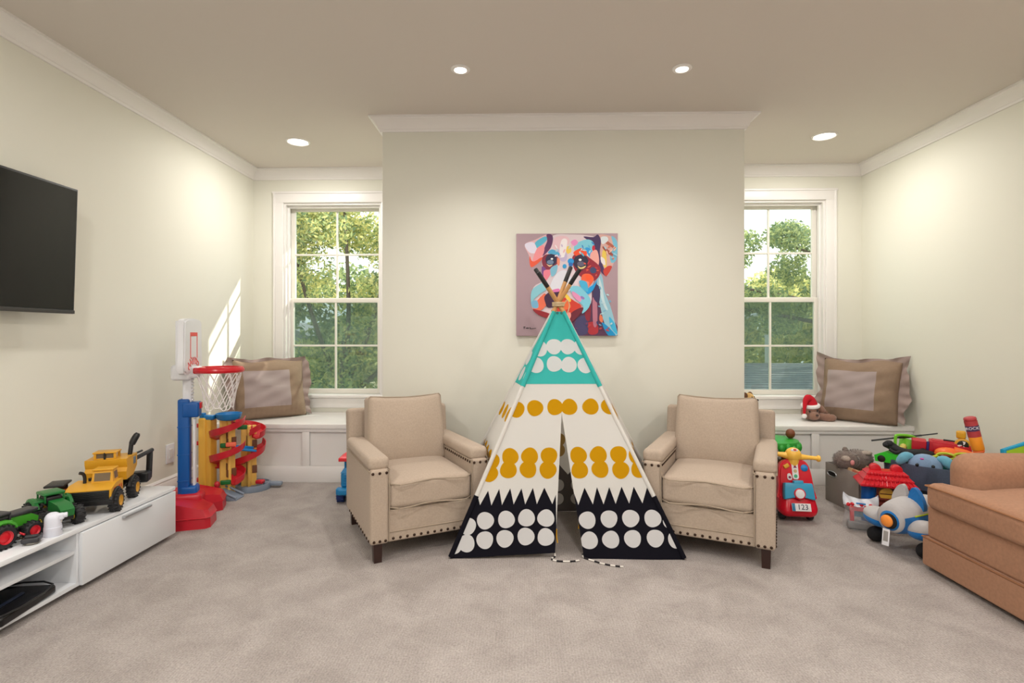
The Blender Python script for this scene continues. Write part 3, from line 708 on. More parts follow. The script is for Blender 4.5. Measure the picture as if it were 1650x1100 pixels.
# forehead patches
K((130, 206, 226), [(640, 190), (740, 148), (805, 180), (800, 290), (740, 260), (640, 250)]); K((236, 150, 202), [(600, 170), (640, 148), (664, 178), (630, 205)]); K((242, 206, 92), [(556, 220), (590, 205), (606, 250), (570, 272)])
K((48, 158, 226), [(728, 225), (772, 228), (806, 300), (770, 304)]); spot((206, 30, 60), 803, 225, 14, 26); K((242, 172, 162), [(775, 270), (830, 240), (852, 330), (832, 390), (780, 340)]); K((234, 196, 204), [(460, 130), (560, 120), (590, 170), (520, 230), (440, 220)]); K((200, 184, 216), [(480, 240), (560, 260), (560, 330), (510, 330)]); K((246, 238, 240), [(520, 150), (570, 160), (540, 300), (500, 260)])
# left eye
K((80, 170, 212), [(395, 262), (435, 233), (500, 268), (480, 302), (430, 278)]); K((132, 40, 62), [(350, 300), (400, 275), (480, 288), (492, 340), (440, 392), (390, 412), (348, 370)]); spot((40, 40, 72), 425, 325, 50, 52); spot((110, 130, 160), 418, 345, 30, 20); spot((245, 248, 250), 432, 316, 11, 8); K((240, 210, 160), [(385, 360), (410, 372), (440, 366), (410, 384)])
K((240, 140, 110), [(480, 310), (502, 318), (498, 372), (480, 362)]); K((120, 70, 140), [(345, 380), (382, 410), (356, 470), (343, 440)]); K((236, 130, 150), [(360, 420), (432, 418), (400, 482), (368, 512)]); K((130, 190, 214), [(420, 400), (480, 370), (470, 440), (430, 470)])
# right eye
K((150, 30, 52), [(620, 290), (700, 270), (780, 318), (860, 390), (850, 470), (790, 512), (700, 480), (640, 420), (618, 360)]); K((242, 80, 40), [(625, 258), (700, 222), (742, 258), (730, 292), (650, 292)]); spot((44, 38, 66), 690, 345, 68, 66); spot((100, 96, 120), 690, 360, 34, 22); spot((248, 250, 250), 683, 325, 13, 10); K((240, 214, 140), [(660, 376), (690, 392), (735, 376), (715, 400), (680, 402)])
spot((58, 70, 112), 800, 416, 30, 28); spot((28, 150, 222), 600, 338, 28, 26); spot((50, 160, 216), 545, 381, 18, 20); spot((40, 110, 190), 600, 366, 20, 18); spot((230, 90, 110), 540, 432, 16, 14); spot((60, 80, 160), 538, 495, 12, 12)
rq = random.Random(21)                                    # short loaded-brush dabs over face, muzzle and neck
for (x0, x1, y0, y1, cs) in ((450, 620, 130, 300, [(250, 244, 244), (214, 196, 220), (238, 190, 196), (180, 214, 226)]), (640, 800, 170, 280, [(90, 190, 224), (180, 226, 234), (60, 140, 210)]), (280, 400, 560, 700, [(110, 190, 214), (196, 220, 228), (240, 150, 120)]), (610, 760, 580, 720, [(90, 186, 216), (190, 224, 232), (226, 170, 200)]), (640, 960, 820, 970, [(120, 60, 100), (50, 60, 110), (190, 60, 60)]), (850, 960, 560, 900, [(186, 216, 224), (110, 170, 200)]), (640, 840, 300, 480, [(190, 50, 60), (100, 24, 48), (226, 90, 70)]), (880, 1000, 130, 330, [(236, 190, 170), (160, 206, 222), (230, 120, 90)]), (500, 680, 690, 830, [(236, 90, 50), (180, 40, 40), (250, 150, 90)])):
    for _ in range(9): spot(rq.choice(cs), rq.uniform(x0, x1), rq.uniform(y0, y1), rq.uniform(10, 22), rq.uniform(4, 8), rq.uniform(-1.2, 1.2))
K((242, 100, 60), [(700, 460), (770, 450), (805, 500), (752, 562), (700, 560)]); K((250, 90, 40), [(735, 455), (790, 470), (780, 500), (740, 500)]); K((236, 142, 122), [(700, 520), (762, 520), (742, 592)]); K((20, 160, 226), [(735, 590), (800, 540), (834, 502), (800, 585), (752, 625)]); K((70, 180, 222), [(675, 508), (740, 520), (752, 602), (700, 580)])
# muzzle
K((140, 202, 216), [(250, 600), (300, 550), (380, 518), (402, 570), (330, 620), (280, 660), (248, 712)]); K((226, 226, 236), [(480, 440), (560, 420), (620, 520), (600, 580), (560, 605), (440, 590), (420, 540)])
K((236, 112, 82), [(258, 740), (320, 660), (372, 618), (392, 700), (330, 765)]); K((120, 180, 214), [(250, 690), (300, 680), (310, 740), (262, 742)]); K((150, 30, 42), [(262, 755), (340, 770), (424, 800), (396, 832), (310, 802)])
K((130, 205, 226), [(590, 568), (680, 560), (770, 660), (760, 740), (700, 792), (710, 730), (640, 660)]); K((232, 150, 192), [(615, 598), (690, 650), (680, 692), (620, 642)]); K((214, 60, 42), [(480, 700), (560, 650), (640, 688), (694, 730), (660, 790), (590, 850), (560, 905), (520, 835), (480, 790)])
K((246, 206, 72), [(560, 620), (600, 668), (590, 692), (550, 650)]); K((240, 110, 60), [(500, 700), (570, 680), (600, 740), (520, 760)]); K((110, 26, 46), [(600, 790), (704, 738), (690, 790), (570, 895)]); K((60, 26, 62), [(368, 640), (440, 590), (505, 608), (522, 660), (480, 722), (400, 742), (374, 700)]); K((226, 120, 180), [(430, 590), (490, 575), (500, 600), (440, 606)]); K((246, 160, 150), [(540, 820), (590, 780), (600, 820), (560, 880)]); K((150, 120, 190), [(690, 640), (720, 655), (715, 672), (690, 660)])
K((38, 30, 34), [(175, 908), (196, 904), (196, 910), (188, 911), (187, 926), (182, 926), (181, 911)], 1)
K((38, 30, 34), [(200, 916), (225, 914), (226, 923), (202, 923)], 2); K((38, 30, 34), [(230, 914), (242, 912), (240, 922), (292, 918), (290, 923), (238, 928)], 1)
pic.build('dog_picture', pt)

# ------------------------------------------------------------------ sofa
t = thing('sofa', 'apricot linen sofa along the right wall, its far arm showing', 'sofa', (2.048, 2.82, 0))
SL = 1.95
def soft(u, h):
    x, y, z = u; e = (1-min(1, abs(x/h[0]))**4)*(1-min(1, abs(y/h[1]))**6); return (x, y, z+(0.03 if z > 0 else 0)*e+0.004*sin(11*x+7*y)*e)
m = MB(SOFA); m.rbox((0.50, -SL/2, 0.245), (0.96, SL-0.01, 0.17), 0.02, 2); m.rbox((0.89, -SL/2, 0.55), (0.18, SL-0.02, 0.6), 0.06, 3); m.build('frame', t, weight=True)
m = MB(SOFA); m.rbox((0.485, -SL/2, 0.093), (0.97, SL, 0.145), 0.012, 2); m.build('skirt', t, weight=True)
m = MB(SOFA_PIPE); m.tube([(0.0, -SL, 0.166), (0.0, -0.004, 0.166), (0.92, -0.004, 0.166)], 0.004, 6); m.build('welt', t)
for y in (-0.115, -SL+0.115):
    m = MB(SOFA); m.rbox((0.49, y, 0.445), (0.81, 0.19, 0.335), 0.085, 5); ar = m.build('arm', t, weight=True)
m = MB(SOFA)
ml = (SL-0.5)/2
def tcush(u, h):
    x, y, z = soft(u, h); q = min(1, max(0, (x+h[0]-0.06)/0.05)); q = q*q*(3-2*q); lim = h[1]-0.215
    return (x, y-q*max(0, y-lim)*0.93, z)
m.rbox((0.40, -0.03-(ml+0.22)/2, 0.385), (0.82, ml+0.22, 0.128), 0.035, 3, 26, tcush)
cu = m.build('seat_cushion', t)
m = MB(SOFA_PIPE)
m.tube([(-0.012, -0.25-ml, 0.436), (-0.014, -0.6, 0.440), (-0.016, -0.2, 0.440), (-0.014, -0.045, 0.436), (0.02, -0.034, 0.434), (0.05, -0.036, 0.434)], 0.0045, 6); m.build('piping', cu)
m = MB(SOFA); m.rbox((0.41, -SL+0.25+ml/2-0.012, 0.385), (0.79, ml+0.015, 0.125), 0.035, 3, 10, soft); m.build('seat_cushion', t)
for y in (-0.5, -1.4):
    m = MB(SOFA); m.at(T(0.74, y, 0.66) @ R('Y', 8)).rbox((0, 0, 0), (0.2, 0.7, 0.42), 0.07, 4, 6); m.build('back_cushion', t)
for x in (0.08, 0.88):
    for y in (-0.08, -SL+0.08):
        m = MB(WOOD_DARK); m.cyl((x, y, 0), (x, y, 0.04), 0.025, 0.03, 12); m.build('leg', t)
m = MB(mat('pale_grey_cotton', (198, 192, 186), 0.9, noise=0.1, nscale=30))
m.at(T(2.66, 2.50, 0.575) @ R('Z', 20) @ R('Y', 15)).rbox((0, 0, 0), (0.10, 0.28, 0.24), 0.048, 4, 6)
m.build('scatter_cushion'); tag(bpy.data.objects['scatter_cushion'], 'small pale grey cushion on the sofa seat by its far arm', 'cushion')

# ------------------------------------------------------------------ big bench pillows
SATIN = mat('mauve_taupe_satin', (160, 144, 142), 0.5, noise=0.05, nscale=8, spec=0.3, sheen=0.2); TAUPE = mat('brown_taupe_cotton', (142, 118, 98), 0.8, noise=0.1, nscale=40, bump=0.2, weave=60); RUFF = mat('mauve_ruffle', (154, 134, 128), 0.7, noise=0.12, nscale=20)
SATINL = SATIN
def pillow(label, loc, rot, W=0.56, Hh=0.52, sd=0, pleat=30, bord=0.22):
    t = thing('ruffled_pillow', label, 'pillow', loc, rot=rot, group='ruffled pillows on the window seats')
    def sh(u, v, sgn):
        x, z = (u-0.5)*W, v*Hh; a, c = 2*u-1, 2*v-1
        e = (max(0, 1-a**4)*max(0, 1-c**4))**0.6
        pinch = 1-0.05*(1-abs(c))*abs(a)-0.0
        y = sgn*(0.098*e+0.004*e*sin(9*u+15*v+sd)+0.003*e*sin(31*v-14*u+sd)+0.010*e*max(0, 0.5-u)*sin(26*v+5*u+sd)+ (0.0025*sin(pleat*2*pi*u)*e if (v < bord) else 0))
        return (x*pinch, y, z*(1-0.03*(1-abs(a))*(v > 0.5)) + 0.012*sin(3*pi*u+sd)*(v > 0.8)*(v-0.8)*5)
    nn = 40
    m = MB(TAUPE)
    for sgn in (-1, 1):
        for j in range(nn):
            for i in range(nn):
                u, v = (i+.5)/nn, (j+.5)/nn
                inner = 0.09 < u < 0.76 and 0.17 < v < 0.80
                m.use(SATIN if inner and sgn < 0 else TAUPE)
                m.add([sh(i/nn, j/nn, sgn), sh((i+1)/nn, j/nn, sgn), sh((i+1)/nn, (j+1)/nn, sgn), sh(i/nn, (j+1)/nn, sgn)], [(0, 1, 2, 3)])
    o = m.build('pillow_cover', t, angle=180)
    bmx = __import__('bmesh').new(); bmx.from_mesh(o.data); __import__('bmesh').ops.remove_doubles(bmx, verts=bmx.verts, dist=0.0006); __import__('bmesh').ops.recalc_face_normals(bmx, faces=bmx.faces); bmx.to_mesh(o.data); bmx.free()
    o.data.polygons.foreach_set('use_smooth', [True]*len(o.data.polygons))
    m = MB(RUFF)                                          # gathered flange round three sides
    per = [(-W/2, 0.03), (-W/2*0.96, Hh*0.5), (-W/2, Hh), (0, Hh*0.975), (W/2, Hh), (W/2*0.96, Hh*0.5), (W/2, 0.03)]
    dn = []
    for i in range(len(per)-1):
        for k in range(30): q = k/30; dn.append((per[i][0]+(per[i+1][0]-per[i][0])*q, per[i][1]+(per[i+1][1]-per[i][1])*q))
    dn.append(per[-1]); N = len(dn); rows = []
    for j in range(4):
        row = []
        for i, (x, z) in enumerate(dn):
            cx, cz = x, z-Hh/2; L_ = hypot(cx, cz); s = i/(N-1)
            ax_, az_ = abs(cx)/(W/2), abs(cz)/(Hh/2); cor = min(ax_, az_)**3
            sidef = min(1.0, 0.35+0.65*max(0, (ax_-0.7)/0.3))
            wd = (0.062*sidef+0.014*cor)*(1+0.35*sin(s*23+sd)+0.15*sin(s*57+2*sd)) * j/3
            if j == 0: wd = -0.022
            row.append((x+cx/L_*wd, 0.006+0.011*sin(s*118+sd)*j/3*sidef+0.014*sin(s*47)*j/3, max(0.0, z+cz/L_*wd*(1 if cz > 0 else 0.6)-0.0)))
        rows.append(row)
    vs = [p for r in rows for p in r]; fs = [(j*N+i, j*N+i+1, (j+1)*N+i+1, (j+1)*N+i) for j in range(3) for i in range(N-1)]
    m.add(vs, fs); m.build('ruffle', t, angle=180)
    return t
pillow('mauve and brown ruffled pillow leaning in the corner of the right window seat', (2.735, 4.50, 0.482), (radians(-15), 0, radians(-50)), 0.58, 0.52, 1.0)
pillow('mauve and brown ruffled pillow on the left window seat, behind the hoop net', (-2.18, 4.60, 0.482), (radians(-14), 0, radians(40)), 0.58, 0.51, 2.4, 26)
# ------------------------------------------------------------------ toys on the console
DGREY = mat('dark_grey_plastic', (52, 52, 56), 0.45); YHUB = mat('hub_yellow', (226, 196, 30), 0.4); WINDOW = mat('smoked_window', (116, 100, 78), 0.2)
def wheel(parent, c, r, w_, hub, tread=0, ax=(1, 0, 0), rub=None, hr=0.5, name='wheel'):
    """wheel with its axle along ax; hub disc is a child"""
    a = Vector(ax).normalized(); c = Vector(c); m = MB(rub or RUBBER)
    m.lathe(c-a*w_/2, a, [(r*hr*0.9, 0.0), (r*0.82, 0.0), (r*0.96, w_*0.14), (r, w_*0.3), (r, w_*0.7), (r*0.96, w_*0.86), (r*0.82, w_), (r*hr*0.9, w_)], 28, cap=False)
    if tread:
        u, v, _ = basis(a)
        for i in range(tread):
            b_ = 2*pi*i/tread
            for sd in (-1, 1):
                e = u*cos(b_+sd*0.07)+v*sin(b_+sd*0.07); p = c+e*(r*0.99)+a*sd*w_*0.24
                m.tube([p-a*w_*0.2*sd*0.9, p+a*w_*0.24*sd+u.cross(a)*0], r*0.075, 5)
    o = m.build(name, parent)
    h = MB(hub); h.lathe(c-a*(w_/2+0.002), a, [(0.0001, w_*0.1), (r*hr*0.5, w_*0.08), (r*hr*0.75, w_*0.16), (r*hr, 0), (r*hr, w_+0.004), (r*hr*0.75, w_*0.84), (r*hr*0.5, w_*0.92), (0.0001, w_*0.95)], 20); h.build('hub', o)
    return o
# yellow shovel truck
t = thing('toy_shovel_truck', 'large yellow and black toy shovel truck on the white console', 'toy truck', (-2.222, 2.785, CT), 20)
for sx in (-1, 1):
    for y in (-0.125, 0.125): wheel(t, (sx*0.098, y, 0.054), 0.054, 0.042, YEL, 18, hr=0.52)
m = MB(BLACKP); m.rbox((0, 0.02, 0.062), (0.10, 0.36, 0.03), 0.006); m.rbox((0, -0.175, 0.066), (0.215, 0.035, 0.032), 0.006); m.rbox((0, 0.1, 0.09), (0.14, 0.16, 0.03), 0.006)
for sx in (-1, 1): 
    for y in (-0.125, 0.125):
        m.tube([(sx*0.098, y+0.06*cos(a)*1.15, 0.054+0.062*sin(a)) for a in [pi*i/10 for i in range(1, 10)]], 0.010, 6); m.rbox((sx*0.07, y, 0.105), (0.05, 0.07, 0.012), 0.003)
m.build('chassis', t)
m = MB(YEL)                                              # hood and lower cab
m.prism([(-0.19, 0.075), (-0.19, 0.128), (-0.13, 0.146), (-0.03, 0.146), (-0.03, 0.075)], -0.098, 0.098, 'x'); hd = m.build('hood', t)
m = MB(BLACKP); m.rbox((0, -0.192, 0.102), (0.178, 0.006, 0.044), 0.001, 1)
for i in range(5): m.rbox((0, -0.196, 0.086+i*0.008), (0.172, 0.004, 0.003), 0.001, 1)
m.build('grille', t)
m = MB(YEL); m.ring([[(x*0.095+0.03, -0.03+y, z) for x, y in ((-0.5, -0.075), (0.5, -0.075), (0.5, 0.0), (-0.5, 0.0))] for z in (0.144,)]+[[(x*0.082+0.03, -0.03+y, 0.205) for x, y in ((-0.5, -0.060), (0.5, -0.060), (0.5, 0.0), (-0.5, 0.0))]])
m.rbox((0.03, -0.06, 0.207), (0.092, 0.075, 0.008), 0.003); cab = m.build('cab', t)
m = MB(WINDOW); m.at(T(0.03, -0.0985, 0.172) @ R('X', -13)).box((0, 0, 0), (0.068, 0.004, 0.040)); m.build('windscreen', cab)
m = MB(WINDOW); m.at(T(0.0745, -0.064, 0.174) @ R('Y', -6)).box((0, 0.006, 0), (0.004, 0.040, 0.036)); m.build('side_window', cab)
m = MB(BLACKP); m.tube(spline([(-0.045, -0.10, 0.14), (-0.045, -0.10, 0.175), (-0.05, -0.105, 0.195), (-0.062, -0.115, 0.203)]), [0.008]*12+[0.008]*7, 8); m.cyl((-0.035, -0.05, 0.142), (-0.035, -0.05, 0.16), 0.012); m.build('exhaust_stack', t)
m = MB(YEL); m.prism([(0.035, 0.12), (0.03, 0.165), (0.045, 0.185), (0.035, 0.21), (0.035, 0.232), (0.20, 0.232), (0.20, 0.165), (0.14, 0.125)], -0.095, 0.095, 'x'); hs = m.build('shovel_house', t)
m = MB(mat('blue_grey_window', (104, 122, 138), 0.3)); m.rbox((0.0955, 0.155, 0.20), (0.003, 0.035, 0.04), 0.001, 1); m.build('side_window', hs)
m = MB(YEL)
for x, y in ((-0.055, 0.055), (0.035, 0.055), (-0.055, 0.115), (0.035, 0.115)): m.rbox((x, y, 0.248), (0.012, 0.01, 0.032), 0.002, 1)
m.rbox((-0.01, 0.085, 0.2665), (0.11, 0.078, 0.008), 0.003); m.rbox((-0.01, 0.085, 0.234), (0.10, 0.07, 0.006), 0.002); tc_ = m.build('top_cab', t)
m = MB(WINDOW); m.box((-0.01, 0.057, 0.249), (0.078, 0.003, 0.026)); m.build('windscreen', tc_)
m = MB(BLACKP); m.cyl((-0.01, 0.05, 0.232), (-0.01, 0.05, 0.268), 0.005); m.build('lever', t)
m = MB(BLACKP); m.tube([(0.075, 0.15, 0.23), (0.08, 0.155, 0.285), (0.083, 0.158, 0.290)], 0.011, 10); m.tube(spline([(0.082, 0.157, 0.285), (0.09, 0.165, 0.31), (0.107, 0.175, 0.345)], 3), [0.014, 0.016, 0.017, 0.017, 0.017, 0.016, 0.010], 10); m.build('control_handle', t)
m = MB(DGREY); m.tube([(0.07, 0.18, 0.19), (0.125, 0.36, 0.212)], 0.012, 8); m.tube([(0.05, 0.18, 0.21), (0.09, 0.30, 0.222)], 0.006, 8); bm_ = m.build('boom', t)
m = MB(BLACKP); m.at(T(0.115, 0.345, 0.13) @ R('X', -8)).rbox((0, 0, 0), (0.03, 0.022, 0.16), 0.006); m.at(T(0.085, 0.30, 0.06)).rbox((0, 0, 0.01), (0.09, 0.07, 0.06), 0.012, 3); m.build('bucket', bm_)
text('lettering', 'TONKA', 0.034, mat('red_decal', (196, 60, 40), 0.5), t, T(0.0985, -0.10, 0.112) @ R('Z', 90) @ R('X', 90))

def tractor(t, s, bodym, hubm, deck, hubr=0.42):
    """farm tractor, nose towards local -Y"""
    for sx in (-1, 1):
        wheel(t, (sx*0.062*s, 0.05*s, 0.052*s), 0.052*s, 0.046*s, hubm, 16, hr=hubr); wheel(t, (sx*0.058*s, -0.075*s, 0.040*s), 0.040*s, 0.036*s, hubm, 14, hr=hubr)
    m = MB(BLACKP); m.rbox((0, -0.02*s, 0.05*s), (0.06*s, 0.19*s, 0.03*s), 0.006*s); m.cyl((-0.06*s, 0.05*s, 0.052*s), (0.06*s, 0.05*s, 0.052*s), 0.008*s); m.cyl((-0.058*s, -0.075*s, 0.04*s), (0.058*s, -0.075*s, 0.04*s), 0.007*s); m.build('chassis', t)
    m = MB(bodym); m.prism([(-0.125*s, 0.055*s), (-0.13*s, 0.085*s), (-0.10*s, 0.105*s), (-0.01*s, 0.112*s), (-0.005*s, 0.055*s)], -0.026*s, 0.026*s, 'x'); m.build('bonnet', t)
    m = MB(bodym)
    for sx in (-1, 1):
        m.tube([(sx*0.062*s, 0.05*s+0.058*s*cos(a), 0.052*s+0.060*s*sin(a)) for a in [0.35+pi*0.75*i/8 for i in range(9)]], 0.012*s, 6); m.rbox((sx*0.045*s, 0.045*s, 0.108*s), (0.05*s, 0.07*s, 0.012*s), 0.004*s)
    m.build('fenders', t)
    m = MB(deck); m.rbox((0, 0.035*s, 0.138*s), (0.080*s, 0.085*s, 0.014*s), 0.006*s)
    for x in (-0.034, 0.034):
        for y in (-0.002, 0.072): m.rbox((x*s, y*s, 0.118*s), (0.007*s, 0.007*s, 0.036*s), 0.002*s, 1)
    cb = m.build('cab_roof', t)
    m = MB(BLACKP); m.rbox((0, 0.035*s, 0.106*s), (0.06*s, 0.075*s, 0.04*s), 0.008*s); m.build('seat', t)
    return t
t = thing('toy_tractor', 'green toy tractor with yellow hubs in front of the yellow shovel truck', 'toy tractor', (-2.235, 2.505, CT), 62)
tractor(t, 1.06, GREEN, YHUB, GREEN)
m = MB(WHITEP); m.rbox((0.0, 0.118, 0.085), (0.05, 0.012, 0.03), 0.004); m.build('rear_plate', t)
t = thing('toy_tractor', 'dark green toy tractor with red hubs at the left end of the console toys', 'toy tractor', (-2.240, 2.258, CT), 171)
tractor(t, 0.98, mat('bright_tractor_green', (62, 150, 34), 0.4), RED, DGREY, 0.55)
m = MB(DGREY); m.rbox((0, -0.045, 0.118), (0.060, 0.16, 0.016), 0.006); m.build('bonnet_cover', t)
t = thing('toy_mower_deck', 'small black toy mower implement beside the red-hubbed tractor', 'toy implement', (-2.122, 2.268, CT), 30); t.scale = (0.72,)*3
m = MB(DGREY); m.rbox((0, 0, 0.028), (0.085, 0.085, 0.028), 0.008, 2); m.rbox((0, -0.01, 0.048), (0.06, 0.03, 0.014), 0.005); m.build('deck', t)
m = MB(mat('pewter', (120, 116, 108), 0.4, metal=0.3)); m.lathe((0, 0, 0.0), (0, 0, 1), [(0.001, 0), (0.036, 0), (0.042, 0.008), (0.038, 0.016), (0.001, 0.016)], 24); m.build('skid_plate', t)
m = MB(RED); m.cyl((-0.04, 0.03, 0.05), (-0.07, 0.04, 0.065), 0.006); m.build('hitch', t)
t = thing('toy_loader', 'orange and black toy loader half hidden behind the front of the yellow shovel truck', 'toy loader', (-2.385, 2.69, CT), 25)
for sx in (-1, 1):
    for y in (-0.05, 0.05): wheel(t, (sx*0.05, y, 0.034), 0.034, 0.03, YHUB, 12)
m = MB(ORANGE); m.rbox((0, 0.0, 0.075), (0.075, 0.15, 0.05), 0.008); m.build('body', t)
m = MB(BLACKP); m.rbox((0, 0.01, 0.135), (0.085, 0.12, 0.012), 0.005); m.rbox((0, -0.04, 0.118), (0.008, 0.008, 0.04), 0.002); m.rbox((0, 0.05, 0.118), (0.06, 0.008, 0.04), 0.002); m.build('canopy', t)
m = MB(WHITEP); m.ell((-0.025, -0.078, 0.09), (0.009, 0.006, 0.009), 10, 6); m.ell((0.025, -0.078, 0.09), (0.009, 0.006, 0.009), 10, 6); m.build('headlamps', t)
# white nebuliser-like dispenser
t = thing('white_dispenser', 'small white rounded plastic device with a dial, at the front edge of the console', 'device', (-2.114, 2.362, CT), 35)
DW = mat('satin_white_plastic', (226, 228, 240), 0.35)
m = MB(DW); m.rbox((0, 0, 0.052), (0.066, 0.060, 0.104), 0.028, 5, 1, lambda u, h: (u[0]*(1-0.12*(u[2]+h[2])/(2*h[2])), u[1]*(1-0.1*(u[2]+h[2])/(2*h[2])), u[2]))
m.lathe((0, 0, 0), (0, 0, 1), [(0.001, 0), (0.031, 0.0), (0.034, 0.006), (0.033, 0.04), (0.001, 0.04)], 28); bd = m.build('body', t)
m = MB(DW); m.rbox((0.026, -0.004, 0.082), (0.03, 0.028, 0.03), 0.009, 3); m.rcyl((0.036, -0.004, 0.086), (0.052, -0.004, 0.086), 0.011, 0.003); m.build('dial', t)
m = MB(mat('warm_grey_insert', (190, 186, 180), 0.4)); m.rbox((0.0305, -0.004, 0.062), (0.006, 0.02, 0.012), 0.003); m.build('outlet', t)
m = MB(GREYP)
for y, ww in ((-0.012, 0.008), (-0.0, 0.008)): m.rbox((0.0325, y, 0.026), (0.002, ww, 0.004), 0.0008, 1)
m.build('printed_mark', t)

# ------------------------------------------------------------------ toy basketball hoop
t = thing('toy_basketball_hoop', 'toy basketball hoop with blue post and red base beyond the end of the console', 'basketball hoop', (-2.215, 3.475, 0), 19)
# local +X: the way the rim points
def lobe(sy):
    m = MB(REDM)
    pts = [(-0.13, 0.0), (-0.13, sy*0.20), (0.0, sy*0.265), (0.165, sy*0.265), (0.19, sy*0.24), (0.195, sy*0.10), (0.15, sy*0.07), (0.08, sy*0.0)]
    if sy < 0: pts = pts[::-1]
    lo = [(x, y, 0.0) for x, y in pts]; mid = [(x, y, 0.07) for x, y in pts]
    cx_, cy_ = 0.02, sy*0.12
    hi = [(cx_+(x-cx_)*0.90, cy_+(y-cy_)*0.90, 0.105+0.05*(1-max(0, x)/0.2)) for x, y in pts]
    m.ring([lo, [(x*0.985, y*0.985, 0.06) for x, y in pts], [(x*1.02, y*1.02, 0.066) for x, y in pts], mid, hi]); return m.build('base_lobe', t, angle=30)
lobe(-1); lobe(1)
m = MB(REDM); m.rbox((0.0, 0, 0.11), (0.2, 0.14, 0.12), 0.03, 3); m.build('base_hub', t)
m = MB(BLUE); m.rbox((-0.01, -0.005, 0.44), (0.068, 0.075, 0.68), 0.012, 2)
for k in (0.25, 0.42, 0.6): m.rbox((-0.01, -0.005, k), (0.071, 0.078, 0.006), 0.002, 1)
m.rbox((0.03, 0, 0.71), (0.10, 0.095, 0.10), 0.014, 2); m.rbox((0.02, 0, 0.165), (0.10, 0.10, 0.10), 0.02, 2); m.build('post', t)
m = MB(RED); m.rbox((0.083, 0.0, 0.735), (0.012, 0.045, 0.04), 0.004); m.build('height_lock', t)
m = MB(WHITEP); m.rbox((0.005, 0.01, 0.84), (0.05, 0.062, 0.26), 0.008); m.rbox((0.047, 0.0, 0.40), (0.012, 0.05, 0.5), 0.004)
for k in range(8): m.rbox((0.032, 0.01, 0.75+k*0.022), (0.012, 0.04, 0.012), 0.003, 1)
m.build('inner_pole', t)
m = MB(WHITEP)
bp_ = smooth_closed([(-0.215, 0.96), (-0.22, 1.12), (-0.215, 1.26), (-0.19, 1.295), (0, 1.305), (0.19, 1.295), (0.215, 1.26), (0.22, 1.12), (0.215, 0.96), (0, 0.955)], 4)
m.prism(bp_, 0.005, 0.035, 'x'); m.prism([(y*0.93, 1.13+(z-1.13)*0.93) for y, z in bp_], 0.035, 0.042, 'x')
for k in range(4): m.rbox((0.0, -0.20+k*0.010, 1.13), (0.026, 0.004, 0.31-0.01*k), 0.002, 1); m.rbox((0.0, 0.20-k*0.010, 1.13), (0.026, 0.004, 0.30), 0.002, 1)
m.rbox((0.0, 0, 1.12), (0.024, 0.34, 0.26), 0.008, 2); m.rbox((-0.02, 0, 0.955), (0.11, 0.16, 0.10), 0.02, 3); m.rbox((0.045, 0.0, 0.955), (0.08, 0.13, 0.075), 0.02, 3); bb = m.build('backboard', t)
m = MB(mat('backboard_print_red', (232, 70, 60), 0.5))
x_ = 0.0425
for y0, y1, z0, z1 in ((-0.09, 0.09, 1.19, 1.215), (-0.09, -0.075, 1.045, 1.19), (0.075, 0.09, 1.045, 1.19)): m.box((x_, (y0+y1)/2, (z0+z1)/2), (0.001, y1-y0, z1-z0))
for (y0, z0) in ((-0.13, 1.0), (-0.09, 1.02), (-0.05, 1.03), (-0.01, 1.03), (0.03, 1.03), (0.07, 1.02), (0.11, 1.0)):
    m.tube(spline([(x_, y0-0.014, z0+0.022), (x_, y0+0.006, z0+0.004), (x_, y0-0.008, z0-0.012), (x_, y0+0.012, z0-0.024)], 4), 0.0035, 5)
m.build('printed_logo', bb)
RC = (0.192, 0.0, 0.965); RRR = 0.138
m = MB(RED); m.torus(RC, (0, 0, 1), RRR, 0.015, 40, 8, 1.1); m.rbox((0.075, 0, 0.965), (0.05, 0.14, 0.04), 0.01, 2)
m.torus((RC[0], RC[1], RC[2]+0.014), (0, 0, 1), RRR, 0.008, 40, 6); rim = m.build('rim', t)
m = MB(mat('white_net_cord', (236, 230, 230), 0.8)); NS = 14
def netp(a, h): 
    r = RRR*0.97*(1-0.5*h+0.12*h*h*h); return (RC[0]+r*cos(a), RC[1]+r*sin(a), RC[2]-0.02-0.235*h-0.012*sin(5*a)*h)
for i in range(NS):
    for sg in (-1, 1):
        m.tube([netp(2*pi*(i+sg*h*2.2*(0.8+0.2*h))/NS, h) for h in [k/12 for k in range(13)]], 0.0032, 5)
m.tube([netp(2*pi*i/28, 0.98+0.03*(i % 2)) for i in range(28)], 0.003, 5, True); m.build('net', rim)

# ------------------------------------------------------------------ ball ramp towers
t = thing('toy_ball_ramp', 'yellow toy ball ramp with red spiral chutes and blue top in the left corner', 'ball ramp toy', (-2.235, 3.96, 0), 0)
def chute(m, c, ri, ro, z0, z1, a0, a1, n=36, lip=0.03):
    rs = []
    for i in range(n+1):
        q = i/n; a = radians(a0+(a1-a0)*q); z = z0+(z1-z0)*q
        pr = [(ri, lip*0.6), (ri+0.006, 0.004), ((ri+ro)/2, -0.006), (ro-0.008, 0.004), (ro, lip), (ro+0.005, lip), (ro-0.002, -0.004), ((ri+ro)/2, -0.014), (ri-0.003, -0.004), (ri-0.005, lip*0.6)]
        rs.append([(c[0]+r*cos(a), c[1]+r*sin(a), z+dz) for r, dz in pr])
    m.ring(rs)
CH = mat('chute_red', (206, 40, 52), 0.3)
AMB2 = mat('amber_panel', (246, 196, 98), 0.45)
